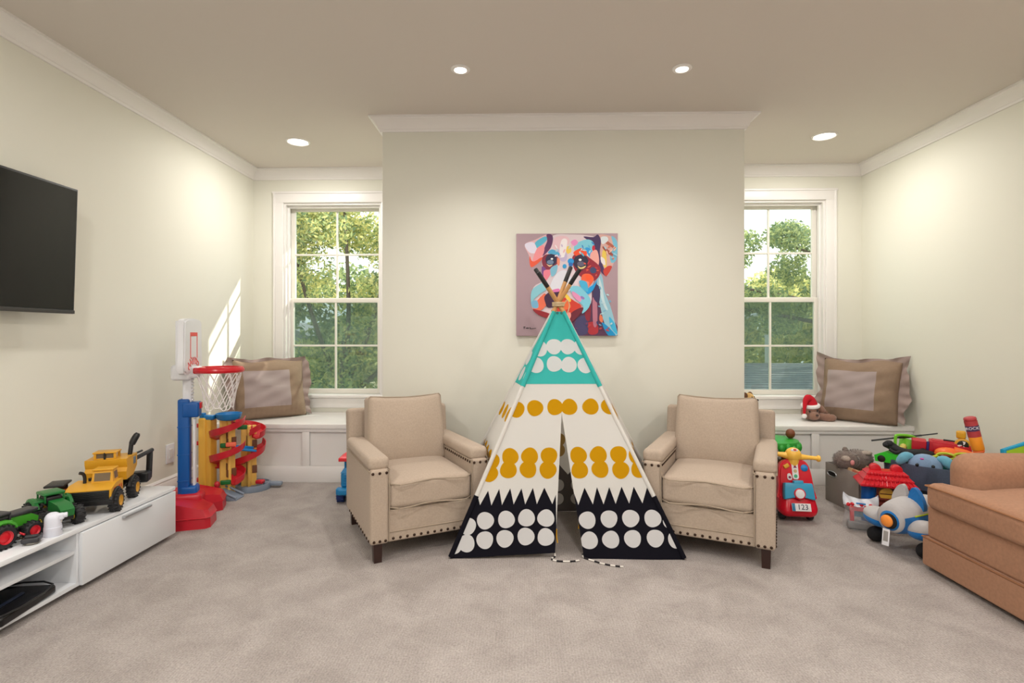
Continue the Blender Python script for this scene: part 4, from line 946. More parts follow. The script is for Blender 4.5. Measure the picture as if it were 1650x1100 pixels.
def tower(c, hh, rz, turns):
    x, y = c
    m = MB(AMB2); m.at(T(x, y, 0) @ R('Z', rz))
    m.rbox((0, 0, hh/2), (0.025, 0.11, hh-0.02), 0.008); m.rbox((0, 0, hh/2), (0.08, 0.025, hh-0.02), 0.008); p = m.build('tower_panel', t)
    w_ = MB(mat('printed_window_brown', (120, 74, 48), 0.6)); w_.at(T(x, y, 0) @ R('Z', rz))
    for z in (0.17, 0.40): w_.rbox((0.017, 0.04, hh*z/0.58), (0.004, 0.035, 0.06), 0.001, 1); w_.rbox((0.02, -0.0155, hh*(z+.05)/0.58), (0.03, 0.003, 0.05), 0.001, 1); w_.rbox((0.03, -0.016, hh*z/0.58), (0.028, 0.003, 0.055), 0.001, 1)
    w_.build('printed_windows', p)
    for (z1, z0, a0, a1) in turns:
        m = MB(CH); chute(m, (x, y), 0.035, 0.118, z1, z0, a0, a1, lip=0.045); m.build('chute', t)
    return p
tower((0.02, 0.0), 0.585, -35, [(0.545, 0.43, 20, -170), (0.36, 0.25, 20, -170), (0.22, 0.10, 190, -35)])
tower((0.075, 0.205), 0.50, -60, [(0.50, 0.40, 190, -20), (0.33, 0.2, 60, -120), (0.47, 0.43, -20, -60)])
m = MB(AMBER); m.rbox((-0.125, -0.06, 0.295), (0.055, 0.055, 0.59), 0.014, 2); m.rbox((-0.085, -0.03, 0.295), (0.04, 0.09, 0.57), 0.01, 2); m.build('lift_column', t)
for z in (0.53, 0.40, 0.13):
    m = MB(CH); m.rbox((-0.165, -0.045, z), (0.05, 0.05, 0.03), 0.012, 2); m.build('lift_scoop', t)
m = MB(SKYB); m.lathe((0.03, 0.0, 0.56), (0, 0, 1), [(0.035, 0.0), (0.075, 0.012), (0.085, 0.03), (0.09, 0.055), (0.083, 0.055), (0.075, 0.03), (0.03, 0.018)], 28, cap=False); m.rbox((-0.10, -0.045, 0.59), (0.10, 0.06, 0.035), 0.01); m.rbox((-0.13, -0.06, 0.61), (0.03, 0.04, 0.03), 0.006); m.build('funnel', t)
m = MB(SKYB); m.at(T(0.11, 0.08, 0.325) @ R('Z', 55) @ R('Y', 14)).rbox((0, 0, 0), (0.16, 0.06, 0.016), 0.006); m.at(T(0.11, 0.08, 0.33) @ R('Z', 55) @ R('Y', 14)).rbox((0, 0.028, 0.012), (0.16, 0.006, 0.022), 0.002); m.build('bridge', t)
for (x, y, z, mm) in ((0.035, -0.055, 0.385, GREEN), (0.10, 0.06, 0.50, GREEN), (0.04, -0.06, 0.115, GREEN), (0.085, -0.07, 0.395, mat('coral_sign', (246, 110, 80), 0.4))):
    m = MB(mm); m.at(T(x, y, z) @ R('Z', 20)).rbox((0, 0, 0), (0.07, 0.02, 0.034), 0.009, 3); m.build('spinner_flap' if mm is GREEN else 'sign', t)
m = MB(GREYP); m.prism([(-0.10, 0), (-0.10, 0.055), (-0.02, 0.075), (0.05, 0.05), (0.155, 0.008), (0.155, 0.0)], -0.13, -0.02, 'y')
m.tube([(-0.08, -0.125, 0.075), (0.0, -0.125, 0.09), (0.08, -0.125, 0.052), (0.155, -0.125, 0.02)], 0.008, 6); m.tube([(-0.02, -0.02, 0.09), (0.06, -0.02, 0.064), (0.155, -0.02, 0.02)], 0.008, 6); m.build('base', t)
m = MB(GREYP); m.lathe((0.11, 0.185, 0), (0, 0, 1), [(0.001, 0), (0.135, 0), (0.14, 0.02), (0.135, 0.045), (0.125, 0.045), (0.12, 0.02), (0.001, 0.02)], 32); m.rbox((0.255, 0.23, 0.03), (0.14, 0.05, 0.03), 0.01); m.build('base', t)
m = MB(CH); m.rbox((0.175, 0.185, 0.055), (0.06, 0.05, 0.03), 0.01); m.build('release_gate', t)
m = MB(CH); m.ell((-0.01, -0.085, 0.105), (0.02, 0.02, 0.025)); m.cyl((-0.01, -0.085, 0.06), (-0.01, -0.085, 0.1), 0.012); m.build('lever', t)

# ------------------------------------------------------------------ blue toy truck behind the left armchair
t = thing('toy_dump_truck', 'blue toy truck with a red roof on the carpet behind the left armchair', 'toy truck', (-1.238, 3.90, 0), 6)
TB = mat('toy_truck_blue', (22, 128, 186), 0.35); NAVYW = mat('navy_wheel', (20, 48, 110), 0.45)
for sx in (-1, 1):
    for y in (-0.05, 0.19): wheel(t, (sx*0.088, y, 0.05), 0.05, 0.05, TB, 14, rub=NAVYW)
m = MB(TB); m.rbox((0, 0.05, 0.085), (0.19, 0.36, 0.045), 0.012, 2); m.rbox((0, -0.09, 0.085), (0.225, 0.05, 0.05), 0.012, 2); m.rbox((0, -0.03, 0.16), (0.17, 0.11, 0.11), 0.02, 3)
for k in range(5): m.rbox((0.0, -0.0865, 0.125+k*0.018), (0.12, 0.006, 0.008), 0.002, 1)
m.ring([[(x*0.085, -0.03+y*0.055, 0.21) for x, y in ((-1, -1), (1, -1), (1, 1), (-1, 1))], [(x*0.062, -0.015+y*0.045, 0.245) for x, y in ((-1, -1), (1, -1), (1, 1), (-1, 1))]])
m.build('body', t)
m = MB(mat('cab_navy_window', (16, 52, 104), 0.2)); m.rbox((0, -0.015, 0.268), (0.105, 0.075, 0.05), 0.006); cabin = m.build('cabin', t)
m = MB(TB)
for sx in (-1, 1):
    for y in (-0.055, 0.03): m.rbox((sx*0.056, y, 0.27), (0.014, 0.014, 0.056), 0.004)
m.build('pillars', cabin)
m = MB(mat('coral_red_plastic', (226, 44, 54), 0.35)); m.rbox((0, 0.0, 0.305), (0.20, 0.17, 0.026), 0.006, 2); m.ring([[(x*0.098, y*0.083, 0.312) for x, y in ((-1, -1), (1, -1), (1, 1), (-1, 1))], [(x*0.07, 0.01+y*0.06, 0.335) for x, y in ((-1, -1), (1, -1), (1, 1), (-1, 1))]]); m.rbox((0.01, 0.01, 0.34), (0.07, 0.05, 0.012), 0.004); m.build('roof', t)
m = MB(TB); m.rbox((0, 0.15, 0.17), (0.19, 0.16, 0.12), 0.02, 3); m.build('cargo_bin', t)
# ------------------------------------------------------------------ jungle activity toy
t = thing('toy_jungle_tree', 'green and brown jungle tree activity toy between the right armchair and the window seat', 'activity toy', (1.895, 4.12, 0), 0)
BARK = mat('bark_brown', (120, 66, 36), 0.5, noise=0.15, nscale=30); LEAFG = mat('leaf_green_plastic', (44, 160, 52), 0.4); OLIVE = mat('olive_yellow_plastic', (176, 172, 46), 0.4)
m = MB(LEAFG); m.lathe((0, 0, 0), (0, 0, 1), [(0.001, 0), (0.17, 0), (0.175, 0.03), (0.16, 0.05), (0.001, 0.055)], 32); m.build('base', t)
m = MB(BARK)
for (x0, y0, x1, y1) in ((-0.06, -0.02, -0.08, 0.0), (0.09, 0.0, 0.075, 0.01), (0.0, 0.08, 0.02, 0.06)):
    m.tube(spline([(x0*1.3, y0, 0.04), (x0, y0, 0.14), (x0*0.7+x1*0.3, y0, 0.24), (x1*1.2, y1, 0.38)], 5), [0.045, 0.042, 0.04, 0.037, 0.035, 0.033, 0.032, 0.03, 0.03, 0.03, 0.03, 0.032, 0.034, 0.036, 0.038, 0.04], 12)
m.rbox((0.0, 0.0, 0.235), (0.2, 0.05, 0.04), 0.015, 2); m.build('trunk', t)
m = MB(LEAFG); m.lathe((0.0, 0, 0.37), (0, 0, 1), [(0.001, 0.02), (0.12, 0.0), (0.165, -0.005), (0.172, 0.012), (0.165, 0.038), (0.13, 0.05), (0.001, 0.055)], 40)
for i in range(22):
    a = 2*pi*i/22; m.ell((0.163*cos(a), 0.163*sin(a), 0.368), (0.024, 0.024, 0.022+0.008*(i % 3)), 8, 6)
m.build('canopy', t)
m = MB(BARK); m.ell((0.10, -0.04, 0.458), (0.033, 0.033, 0.036)); m.build('coconut', t)
m = MB(mat('chestnut_plastic', (88, 44, 34), 0.5)); m.rcyl((-0.085, -0.03, 0.42), (-0.085, -0.03, 0.468), 0.045, 0.008); m.build('stump_cap', t)
tc2 = MB(BLACKP); tc2.ell((-0.085, -0.09, 0.305), (0.032, 0.03, 0.04)); tc2.ell((-0.05, -0.10, 0.285), (0.034, 0.02, 0.03)); pr = tc2.build('toucan_figure', t)
m = MB(WHITEP); m.ell((-0.10, -0.113, 0.318), (0.018, 0.01, 0.02)); m.ell((-0.048, -0.112, 0.307), (0.026, 0.012, 0.018)); m.build('face', pr)
m = MB(BLACKP); m.ell((-0.098, -0.122, 0.318), (0.007, 0.004, 0.008), 10, 6); m.build('eye', pr)
m = MB(OLIVE); m.prism(smooth_closed([(-0.06, 0.235), (-0.02, 0.25), (0.03, 0.235), (0.02, 0.215), (-0.04, 0.20)], 4), -0.13, -0.105, 'y'); m.prism(smooth_closed([(-0.02, 0.12), (0.03, 0.15), (0.10, 0.175), (0.09, 0.14), (0.03, 0.115)], 4), -0.125, -0.10, 'y'); m.build('leaf_flap', t)
m = MB(OLIVE); m.tube(spline([(0.15, -0.03, 0.37), (0.165, -0.03, 0.33), (0.175, -0.03, 0.30)], 4), 0.012, 8); m.build('vine', t)
m = MB(OLIVE); m.ell((0.0, -0.12, 0.075), (0.04, 0.03, 0.02)); m.ell((-0.06, -0.11, 0.10), (0.02, 0.02, 0.025)); m.build('flower', t)

# ------------------------------------------------------------------ red ride-on scooter
t = thing('toy_scooter', 'red toy ride-on scooter with yellow handlebar and 123 plate, beside the right armchair', 'toy scooter', (1.765, 3.555, 0), -6)
SR = mat('scooter_red', (214, 14, 40), 0.22)
def fend(u, h):
    x, y, z = u; f = (z+h[2])/(2*h[2]); return (x*(1-0.30*f**2), y*(1-0.2*f)+0.05*f, z)
m = MB(SR); m.rbox((0, -0.03, 0.12), (0.25, 0.18, 0.175), 0.06, 5, 4, fend); m.build('front_fender', t)
m = MB(SR); sh_ = smooth_closed([(-0.105, 0.13), (-0.108, 0.2), (-0.10, 0.30), (-0.082, 0.36), (-0.05, 0.385), (0, 0.39), (0.05, 0.385), (0.082, 0.36), (0.10, 0.30), (0.108, 0.2), (0.105, 0.13)], 3)
sh_ = [p for p in sh_]
m.at(T(0, -0.035, 0) @ T(0, 0, 0.13) @ R('X', -14) @ T(0, 0, -0.13)); m.prism(sh_, -0.01, 0.035, 'y'); m.prism([(x*0.9, 0.25+(z-0.25)*0.92) for x, z in sh_], -0.018, 0.0, 'y'); m.build('shield', t)
m = MB(SR); m.rbox((0, 0.16, 0.10), (0.17, 0.30, 0.04), 0.015, 2); m.rbox((0, 0.30, 0.18), (0.16, 0.20, 0.12), 0.04, 3); m.build('footboard_and_seat', t)
Mh = T(0, -0.055, 0.13) @ R('X', -14)
PLAQ = mat('white_sticker', (232, 228, 228), 0.5)
m = MB(mat('turquoise_plastic', (52, 156, 196), 0.3)); m.at(Mh)
m.rbox((0, -0.02, 0.07), (0.178, 0.05, 0.085), 0.008, 2, 2, lambda u, h: (u[0]*(1-0.06*(u[2]/h[2])), u[1], u[2]-0.02*(abs(u[0])/h[0])*(u[2] < 0))); m.rbox((0, -0.03, 0.116), (0.06, 0.03, 0.026), 0.006); m.build('storage_box', t)
m = MB(SR); m.at(Mh); m.rcyl((0, -0.035, 0.045), (0, -0.049, 0.045), 0.036, 0.004); hl = m.build('lamp_rim', t)
m = MB(PLAQ); m.at(Mh); m.rcyl((0, -0.045, 0.045), (0, -0.0535, 0.045), 0.028, 0.003); m.build('headlamp', hl)
m = MB(PLAQ); m.at(Mh); pl = [(x*0.019, 0.187+z*0.052) for x, z in [(-1, -0.8), (-0.6, -1), (0.6, -1), (1, -0.8), (1, 0.8), (0.6, 1), (-0.6, 1), (-1, 0.8)]]; m.prism(pl, -0.003, 0.003, 'y'); st = m.build('traffic_light_sticker', t)
for dz, mm, nm in ((0.03, mat('sticker_maroon', (130, 30, 70), 0.5), 'red_symbol'), (0.0, mat('sticker_tan', (200, 176, 130), 0.5), 'amber_symbol'), (-0.032, mat('sticker_green', (60, 170, 120), 0.5), 'green_symbol')):
    m = MB(mm); m.at(Mh)
    if dz > 0: m.prism([(-0.011, 0.187+dz-0.01), (0.011, 0.187+dz-0.01), (0, 0.187+dz+0.012)], -0.0045, 0.0, 'y')
    else: m.cyl((0, -0.0045, 0.187+dz), (0, 0, 0.187+dz), 0.011)
    m.build(nm, st)
m = MB(YEL); m.at(Mh @ T(-0.053, -0.004, 0.218) @ R('Y', -30)).rbox((0, 0, 0), (0.036, 0.014, 0.026), 0.006); m.build('yellow_button', t)
m = MB(SKYB); m.at(Mh); m.lathe((0.058, 0.003, 0.208), (0, -1, 0), [(0.001, 0), (0.022, 0), (0.022, 0.006), (0.012, 0.013), (0.001, 0.015)], 20); m.build('blue_button', t)
m = MB(PLAQ); m.at(Mh); m.prism(smooth_closed([(-0.05, 0.165), (-0.05, 0.135), (-0.028, 0.13), (-0.024, 0.15), (-0.034, 0.172)], 3), -0.003, 0.0, 'y'); m.build('side_sticker', t)
m = MB(mat('sticker_maroon', (130, 30, 70), 0.5)); m.at(Mh); m.cyl((-0.037, -0.005, 0.147), (-0.037, 0, 0.147), 0.008); m.build('sticker_ring', t)
m = MB(PLAQ); m.at(T(0, -0.107, 0.105) @ R('X', -20)); m.rbox((0, -0.006, 0.0), (0.115, 0.004, 0.048), 0.002, 1); np_ = m.build('number_plate', t)
m = MB(mat('plate_teal', (30, 120, 160), 0.5)); m.at(T(0, -0.107, 0.105) @ R('X', -20)); m.rbox((-0.047, -0.0085, 0.0), (0.018, 0.002, 0.046), 0.0005, 1); m.build('plate_band', np_)
text('plate_digits', '123', 0.045, mat('digits_dark', (40, 44, 70), 0.5), np_, T(0, -0.107, 0.105) @ R('X', -20) @ T(0.008, -0.009, 0) @ R('X', 90))
m = MB(AMBER); m.at(T(0, 0.025, 0.40)); m.ell((0, 0, 0.01), (0.05, 0.045, 0.048)); m.tube(spline([(-0.155, 0.0, 0.022), (-0.10, 0.0, 0.014), (0, 0, 0.0), (0.10, 0.0, -0.006), (0.155, 0.0, -0.01)], 4), [0.017, 0.014, 0.013, 0.013, 0.014, 0.016, 0.02, 0.024, 0.026, 0.024, 0.02, 0.016, 0.014, 0.013, 0.013, 0.014, 0.017], 12)
for sx, z in ((-1, 0.024), (1, -0.011)): m.rcyl((sx*0.148, 0, z), (sx*0.166, 0, z), 0.021, 0.005)
m.cyl((0, 0.0, -0.06), (0, 0, 0), 0.03, 0.04); hb = m.build('handlebar', t)
m = MB(PLAQ); m.at(T(0, 0.025, 0.40)); m.ell((0, -0.022, 0.043), (0.024, 0.014, 0.012)); m.build('speed_dial', hb)
m = MB(mat('dial_red', (210, 60, 50), 0.5)); m.at(T(0, 0.025, 0.40)); m.ell((0, -0.030, 0.047), (0.012, 0.007, 0.008)); m.build('dial_needle', hb)
for sx in (-1, 1): wheel(t, (sx*0.085, -0.02, 0.032), 0.032, 0.034, BLACKP)
wheel(t, (0, 0.34, 0.045), 0.045, 0.04, BLACKP)

# ------------------------------------------------------------------ grey storage bin with plush and board
BX, BY, BR_ = 2.305, 3.80, 3
t = thing('storage_bin', 'grey fabric storage bin with a grommet handle hole, before the right window seat', 'storage bin', (BX, BY, 0), BR_)
BINF = mat('grey_bin_fabric', (142, 134, 128), 0.9, noise=0.08, nscale=120, bump=0.15, weave=240)
bw, bd_, bh = 0.20, 0.36, 0.275
m = MB(BINF)
for c, d in (((-bw/2+0.004, 0, bh/2), (0.008, bd_, bh)), ((bw/2-0.004, 0, bh/2), (0.008, bd_, bh)), ((0, -bd_/2+0.004, bh/2), (bw-0.016, 0.008, bh)), ((0, bd_/2-0.004, bh/2), (bw-0.016, 0.008, bh)), ((0, 0, 0.004), (bw-0.01, bd_-0.01, 0.008))): m.rbox(c, d, 0.003, 1)
m.build('fabric_box', t)
m = MB(BLACKP); m.at(T(-bw/2-0.001, 0.10, 0.205)); m.prism([(0.038*cos(a)+(0.012 if cos(a) > 0 else -0.012), 0.017*sin(a)) for a in [2*pi*i/20 for i in range(20)]], -0.001, 0.004, 'x'); gh = m.build('handle_hole', t)
m = MB(STEEL); m.at(T(-bw/2-0.002, 0.10, 0.205)); m.tube([(0, 0.038*cos(a)+(0.012 if cos(a) > 0 else -0.012), 0.018*sin(a)) for a in [2*pi*i/24 for i in range(24)]], 0.004, 6, True); m.build('grommet', t)
t = thing('wooden_box', 'pale wooden box edge showing inside the grey storage bin', 'box', (BX, BY-0.06, 0.01), BR_)
m = MB(mat('pale_birch', (206, 170, 130), 0.6, noise=0.08, nscale=20))
for c, d in (((0, -0.10, 0.14), (0.16, 0.01, 0.28)), ((0, 0.10, 0.14), (0.16, 0.01, 0.28)), ((-0.075, 0, 0.14), (0.01, 0.19, 0.28)), ((0.075, 0, 0.14), (0.01, 0.19, 0.28)), ((0, 0, 0.006), (0.14, 0.19, 0.01))): m.rbox(c, d, 0.002, 1)
m.build('box_walls', t)
m = MB(mat('salmon_paint', (206, 120, 96), 0.6)); m.rbox((-0.081, -0.06, 0.265), (0.002, 0.05, 0.03), 0.0005, 1); m.build('printed_patch', t)
FUR = mat('grey_brown_fur', (112, 98, 92), 0.95, noise=0.5, nscale=60, bump=0.8, bscale=90, sheen=0.3); FURL = mat('pale_fur', (170, 156, 146), 0.95, noise=0.3, nscale=60, bump=0.8, bscale=90)
def fur(m, c, rad, n=260, ln=0.012, seed=1):
    """short tufts over an ellipsoid"""
    rr = random.Random(seed)
    for i in range(n):
        z = rr.uniform(-0.9, 1); a = rr.uniform(0, 2*pi); s = sqrt(max(0, 1-z*z)); d = Vector((s*cos(a), s*sin(a), z)); p = Vector((c[0]+d.x*rad[0], c[1]+d.y*rad[1], c[2]+d.z*rad[2]))
        u, v, w_ = basis(d); e = d*ln+u*rr.uniform(-.8, .8)*ln+v*rr.uniform(-.8, .8)*ln
        q = u*cos(a*3)+v*sin(a*3); m.add([p-q*ln*0.22-d*0.003, p+q*ln*0.22-d*0.003, p+e], [(0, 1, 2)])
t = thing('plush_mole', 'fluffy grey plush animal with a pink nose lying in the grey storage bin', 'plush toy', (2.335, 3.86, 0.27), 200)
m = MB(FUR); m.ell((0, 0, 0.045), (0.15, 0.085, 0.07)); m.ell((0.10, 0.02, 0.055), (0.085, 0.08, 0.065)); fur(m, (0, 0, 0.045), (0.15, 0.085, 0.07), 700, 0.009, 1); fur(m, (0.10, 0.02, 0.055), (0.085, 0.08, 0.065), 450, 0.009, 2); bdy = m.build('body', t, angle=180)
m = MB(FURL); m.ell((0.145, 0.055, 0.075), (0.035, 0.03, 0.022)); fur(m, (0.145, 0.055, 0.075), (0.035, 0.03, 0.022), 90, 0.008, 3); m.ell((-0.06, 0.04, 0.095), (0.05, 0.03, 0.018)); m.build('pale_patch', t, angle=180)
m = MB(mat('pink_nose', (214, 140, 140), 0.6)); m.ell((0.135, 0.095, 0.055), (0.014, 0.012, 0.018)); m.build('nose', t)
for x in (0.05, 0.11):
    m = MB(FUR); m.ell((x-0.01, -0.04 if x < 0.1 else 0.02, 0.112), (0.022, 0.014, 0.02)); m.build('ear', t)

# ------------------------------------------------------------------ round toy tub
TX, TY = 2.735, 3.61
t = thing('toy_basket', 'large round denim-blue fabric basket full of toys by the right wall', 'basket', (TX, TY, 0), 0)
DENIM = mat('denim_weave', (76, 86, 108), 0.9, noise=0.25, nscale=160, bump=0.4, weave=200); GWEAVE = mat('grey_weave', (134, 128, 126), 0.9, noise=0.2, nscale=160, bump=0.4, weave=200)
m = MB(GWEAVE); m.lathe((0, 0, 0), (0, 0, 1), [(0.001, 0), (0.275, 0.0), (0.285, 0.01), (0.293, 0.19), (0.285, 0.19), (0.275, 0.02), (0.001, 0.012)], 56); m.build('basket_base', t)
m = MB(mat('navy_band', (24, 26, 36), 0.9)); m.lathe((0, 0, 0), (0, 0, 1), [(0.291, 0.185), (0.2955, 0.186), (0.2965, 0.222), (0.292, 0.223), (0.287, 0.21)], 56, cap=False); m.build('navy_stripe', t)
m = MB(DENIM); m.lathe((0, 0, 0), (0, 0, 1), [(0.283, 0.21), (0.295, 0.215), (0.302, 0.36), (0.299, 0.372), (0.289, 0.372), (0.286, 0.36), (0.279, 0.22)], 56, cap=False); m.build('basket_rim', t)
# contents, each its own toy
t = thing('toy_car_shell', 'bright green toy car body at the left rim of the round basket', 'toy car', (2.475, 3.64, 0.345), -50); t.scale = (0.72,)*3
BG = mat('bright_green_plastic', (50, 200, 50), 0.3)
m = MB(BG); m.prism([(-0.15, 0.0), (-0.16, 0.055), (-0.08, 0.095), (0.02, 0.085), (0.10, 0.05), (0.13, 0.0)], -0.05, 0.05, 'y'); m.build('shell', t, angle=30)
for x in (-0.1, 0.07):
    for y in (-0.05, 0.05): m = MB(BLACKP); m.rcyl((x, y-0.008, 0.03), (x, y+0.008, 0.03), 0.032); m.build('wheel', t)
t = thing('toy_bucket', 'lime green toy bucket with a raised handle at the back of the round basket', 'toy bucket', (2.60, 3.74, 0.36), 10)
m = MB(LIME); m.at(R('Y', 25)).lathe((0, 0, 0), (0, 0, 1), [(0.001, 0), (0.045, 0), (0.065, 0.12), (0.06, 0.12), (0.042, 0.008), (0.001, 0.006)], 28); m.build('pail', t)
m = MB(LIME); m.tube(spline([(-0.10, -0.03, 0.06), (-0.098, -0.03, 0.14), (-0.085, -0.03, 0.16), (0.0, -0.03, 0.155), (0.06, -0.03, 0.135), (0.075, -0.03, 0.10)], 5), 0.009, 8); m.build('handle', t)
t = thing('toy_fire_truck', 'red toy fire truck on top of the toys in the round basket', 'toy truck', (2.715, 3.585, 0.425), -20, rot=(radians(3), radians(3), radians(-33))); t.scale = (0.86,)*3
m = MB(REDM); m.rbox((-0.125, 0, 0.045), (0.09, 0.10, 0.085), 0.008, 2); cb_ = m.build('cab', t)
m = MB(REDM); m.rbox((0.06, 0, 0.05), (0.25, 0.10, 0.09), 0.006, 2); m.rbox((0.06, -0.052, 0.052), (0.21, 0.006, 0.06), 0.003, 1); m.rbox((0.06, 0, 0.097), (0.22, 0.07, 0.008), 0.003, 1); m.build('body', t)
m = MB(mat('navy_decal', (50, 40, 110), 0.5)); m.rbox((-0.073, -0.048, 0.05), (0.016, 0.008, 0.075), 0.002, 1); m.build('stripe', t)
for x in (-0.1, 0.12):
    for y in (-0.05, 0.05): m = MB(BLACKP); m.rcyl((x, y-0.008, 0.008), (x, y+0.008, 0.008), 0.024); m.build('wheel', t)
m = MB(BLACKP); m.rbox((0.07, 0.0, 0.105), (0.1, 0.02, 0.01), 0.003); m.build('ladder', t)
t = thing('toy_rod', 'thin dark rod lying across the back of the round basket', 'rod', (2.70, 3.72, 0.495))
m = MB(DGREY); m.tube([(-0.32, 0.02, -0.02), (-0.12, 0.015, 0.005), (0.0, 0.0, 0.02)], 0.006, 8); m.tube([(0.0, 0, 0.02), (0.10, -0.01, 0.035)], 0.0045, 6); m.build('shaft', t)
m = MB(BLACKP); m.tube([(-0.14, 0.015, 0.002), (-0.06, 0.008, 0.012)], [0.008, 0.011], 8); m.build('grip', t)
t = thing('toy_gorilla', 'black rubber toy animal sprawled across the front of the round basket', 'toy animal', (2.56, 3.605, 0.385), -30); t.scale = (0.8,)*3
RUBB = mat('matte_black_rubber', (34, 34, 36), 0.75, noise=0.3, nscale=40, bump=0.5, bscale=60)
m = MB(RUBB); m.tube(spline([(-0.20, 0.03, 0.085), (-0.16, 0.02, 0.09), (-0.10, 0.0, 0.062), (-0.03, -0.02, 0.045), (0.05, -0.01, 0.052), (0.12, 0.0, 0.042), (0.19, 0.02, 0.015), (0.24, 0.0, -0.005)], 4), [0.012, 0.02, 0.026, 0.03, 0.032, 0.034, 0.033, 0.03, 0.028, 0.028, 0.029, 0.03, 0.032, 0.033, 0.033, 0.031, 0.03, 0.03, 0.03, 0.03, 0.031, 0.03, 0.028, 0.026, 0.024, 0.022, 0.02, 0.018, 0.012], 10); m.build('body', t)
m = MB(RUBB); m.ell((-0.16, 0.0, 0.105), (0.032, 0.028, 0.028)); m.ell((-0.185, -0.02, 0.095), (0.018, 0.014, 0.014)); m.build('head', t)
for pts in ([(-0.08, -0.02, 0.05), (-0.12, -0.06, 0.045), (-0.16, -0.05, 0.065)], [(0.08, 0.03, 0.05), (0.13, 0.06, 0.06), (0.17, 0.05, 0.05)]):
    m = MB(RUBB); m.tube(spline(pts, 4), [0.018, 0.017, 0.016, 0.015, 0.014, 0.013, 0.012, 0.012, 0.013], 8); m.build('arm', t)
t = thing('plush_bunny', 'pale blue plush toy with teal ears peeking over the front rim of the round basket', 'plush toy', (2.545, 3.475, 0.282), -36)
BPL = mat('powder_blue_plush', (128, 156, 190), 0.95, noise=0.12, nscale=60, bump=0.5, bscale=120, sheen=0.3); TPL = mat('teal_plush', (104, 170, 196), 0.95, noise=0.12, nscale=60, bump=0.5, bscale=120, sheen=0.3)
m = MB(BPL); m.ell((0, 0, 0.085), (0.09, 0.062, 0.075)); m.ell((0, 0.01, -0.05), (0.07, 0.05, 0.11)); m.build('body', t)
for sx in (-1, 1):
    m = MB(TPL); m.tube(spline([(sx*0.06, 0.0, 0.135), (sx*0.095, -0.005, 0.135), (sx*0.12, -0.01, 0.11), (sx*0.14, -0.01, 0.08)], 4), [0.012, 0.018, 0.022, 0.026, 0.028, 0.03, 0.031, 0.03, 0.028, 0.026, 0.022, 0.018, 0.008], 12); m.build('ear', t)
    m = MB(BLACKP); m.ell((sx*0.04, -0.055, 0.095), (0.010, 0.007, 0.011), 12, 8); m.build('eye', t)
m = MB(mat('magenta_mark', (206, 80, 170), 0.7)); m.ell((-0.015, -0.045, 0.135), (0.011, 0.006, 0.006)); m.build('forehead_mark', t)
t = thing('toy_scoop', 'orange plastic toy scoop lying below the red toy fire truck', 'toy scoop', (2.70, 3.49, 0.425), -37)
m = MB(ORANGE); m.ell((0, 0, 0.02), (0.07, 0.05, 0.035)); m.tube(spline([(0.03, 0, 0.035), (0.09, 0, 0.03), (0.15, 0.0, 0.02)], 4), [0.03, 0.028, 0.026, 0.024, 0.022, 0.018, 0.016, 0.016, 0.014], 10); m.build('scoop', t)
m = MB(mat('dark_orange', (200, 84, 30), 0.4)); m.ell((0, -0.01, 0.012), (0.072, 0.052, 0.012)); m.build('rim', t)
t = thing('toy_glider', 'yellow-green plastic toy frame with oval holes at the right of the round basket', 'toy glider', (2.69, 3.42, 0.415), -37)
YG = mat('chartreuse_plastic', (190, 196, 40), 0.4)
m = MB(YG)
for cx_, cz_, rx_, rz_ in ((-0.045, 0.0, 0.045, 0.018), (0.045, 0.008, 0.05, 0.02)): m.tube([(cx_+rx_*cos(a), 0, cz_+0.02+rz_*sin(a)) for a in [2*pi*i/20 for i in range(20)]], 0.008, 6, True)
m.tube([(-0.12, 0, 0.0), (-0.085, 0, 0.018)], 0.01, 6); m.tube([(0.09, 0, 0.035), (0.13, 0, 0.036)], 0.01, 6); m.build('frame', t)
m = MB(REDM); m.rbox((0.03, 0.03, 0.01), (0.12, 0.03, 0.04), 0.01); m.build('red_float', t)
t = thing('toy_pinwheel', 'yellow toy with a black and white fan disc in the round basket', 'toy fan', (2.80, 3.50, 0.445), -36)
m = MB(YEL); m.rcyl((0, -0.016, 0.05), (0, 0.016, 0.05), 0.042, 0.005); m.rbox((-0.008, 0, 0.115), (0.05, 0.035, 0.05), 0.012, 3); m.cyl((0, 0, -0.06), (0, 0, 0.03), 0.018); m.build('housing', t)
m = MB(BLACKP); m.rcyl((0, -0.022, 0.05), (0, -0.014, 0.05), 0.030, 0.002); fd = m.build('fan_disc', t)
m = MB(WHITEP)
for k in range(3):
    a = 2*pi*k/3+0.5; pts = [(r*cos(a+r*22), r*sin(a+r*22)) for r in (0.005, 0.014, 0.022, 0.027)]; back = [(r*cos(a+r*22+0.6), r*sin(a+r*22+0.6)) for r in (0.027, 0.022, 0.014, 0.005)]
    m.prism([(x, 0.05+z) for x, z in pts+back], -0.0235, -0.0215, 'y')
m.build('fan_blades', fd)
t = thing('toy_block', 'small pale yellow toy tucked beside the black rubber animal in the basket', 'toy block', (2.55, 3.70, 0.40), 30)
m = MB(mat('pale_yellow_plastic', (222, 206, 110), 0.5)); m.rbox((0, 0, 0.02), (0.07, 0.045, 0.045), 0.014, 3); m.ell((0.03, 0, 0.04), (0.02, 0.02, 0.02)); m.build('block', t)
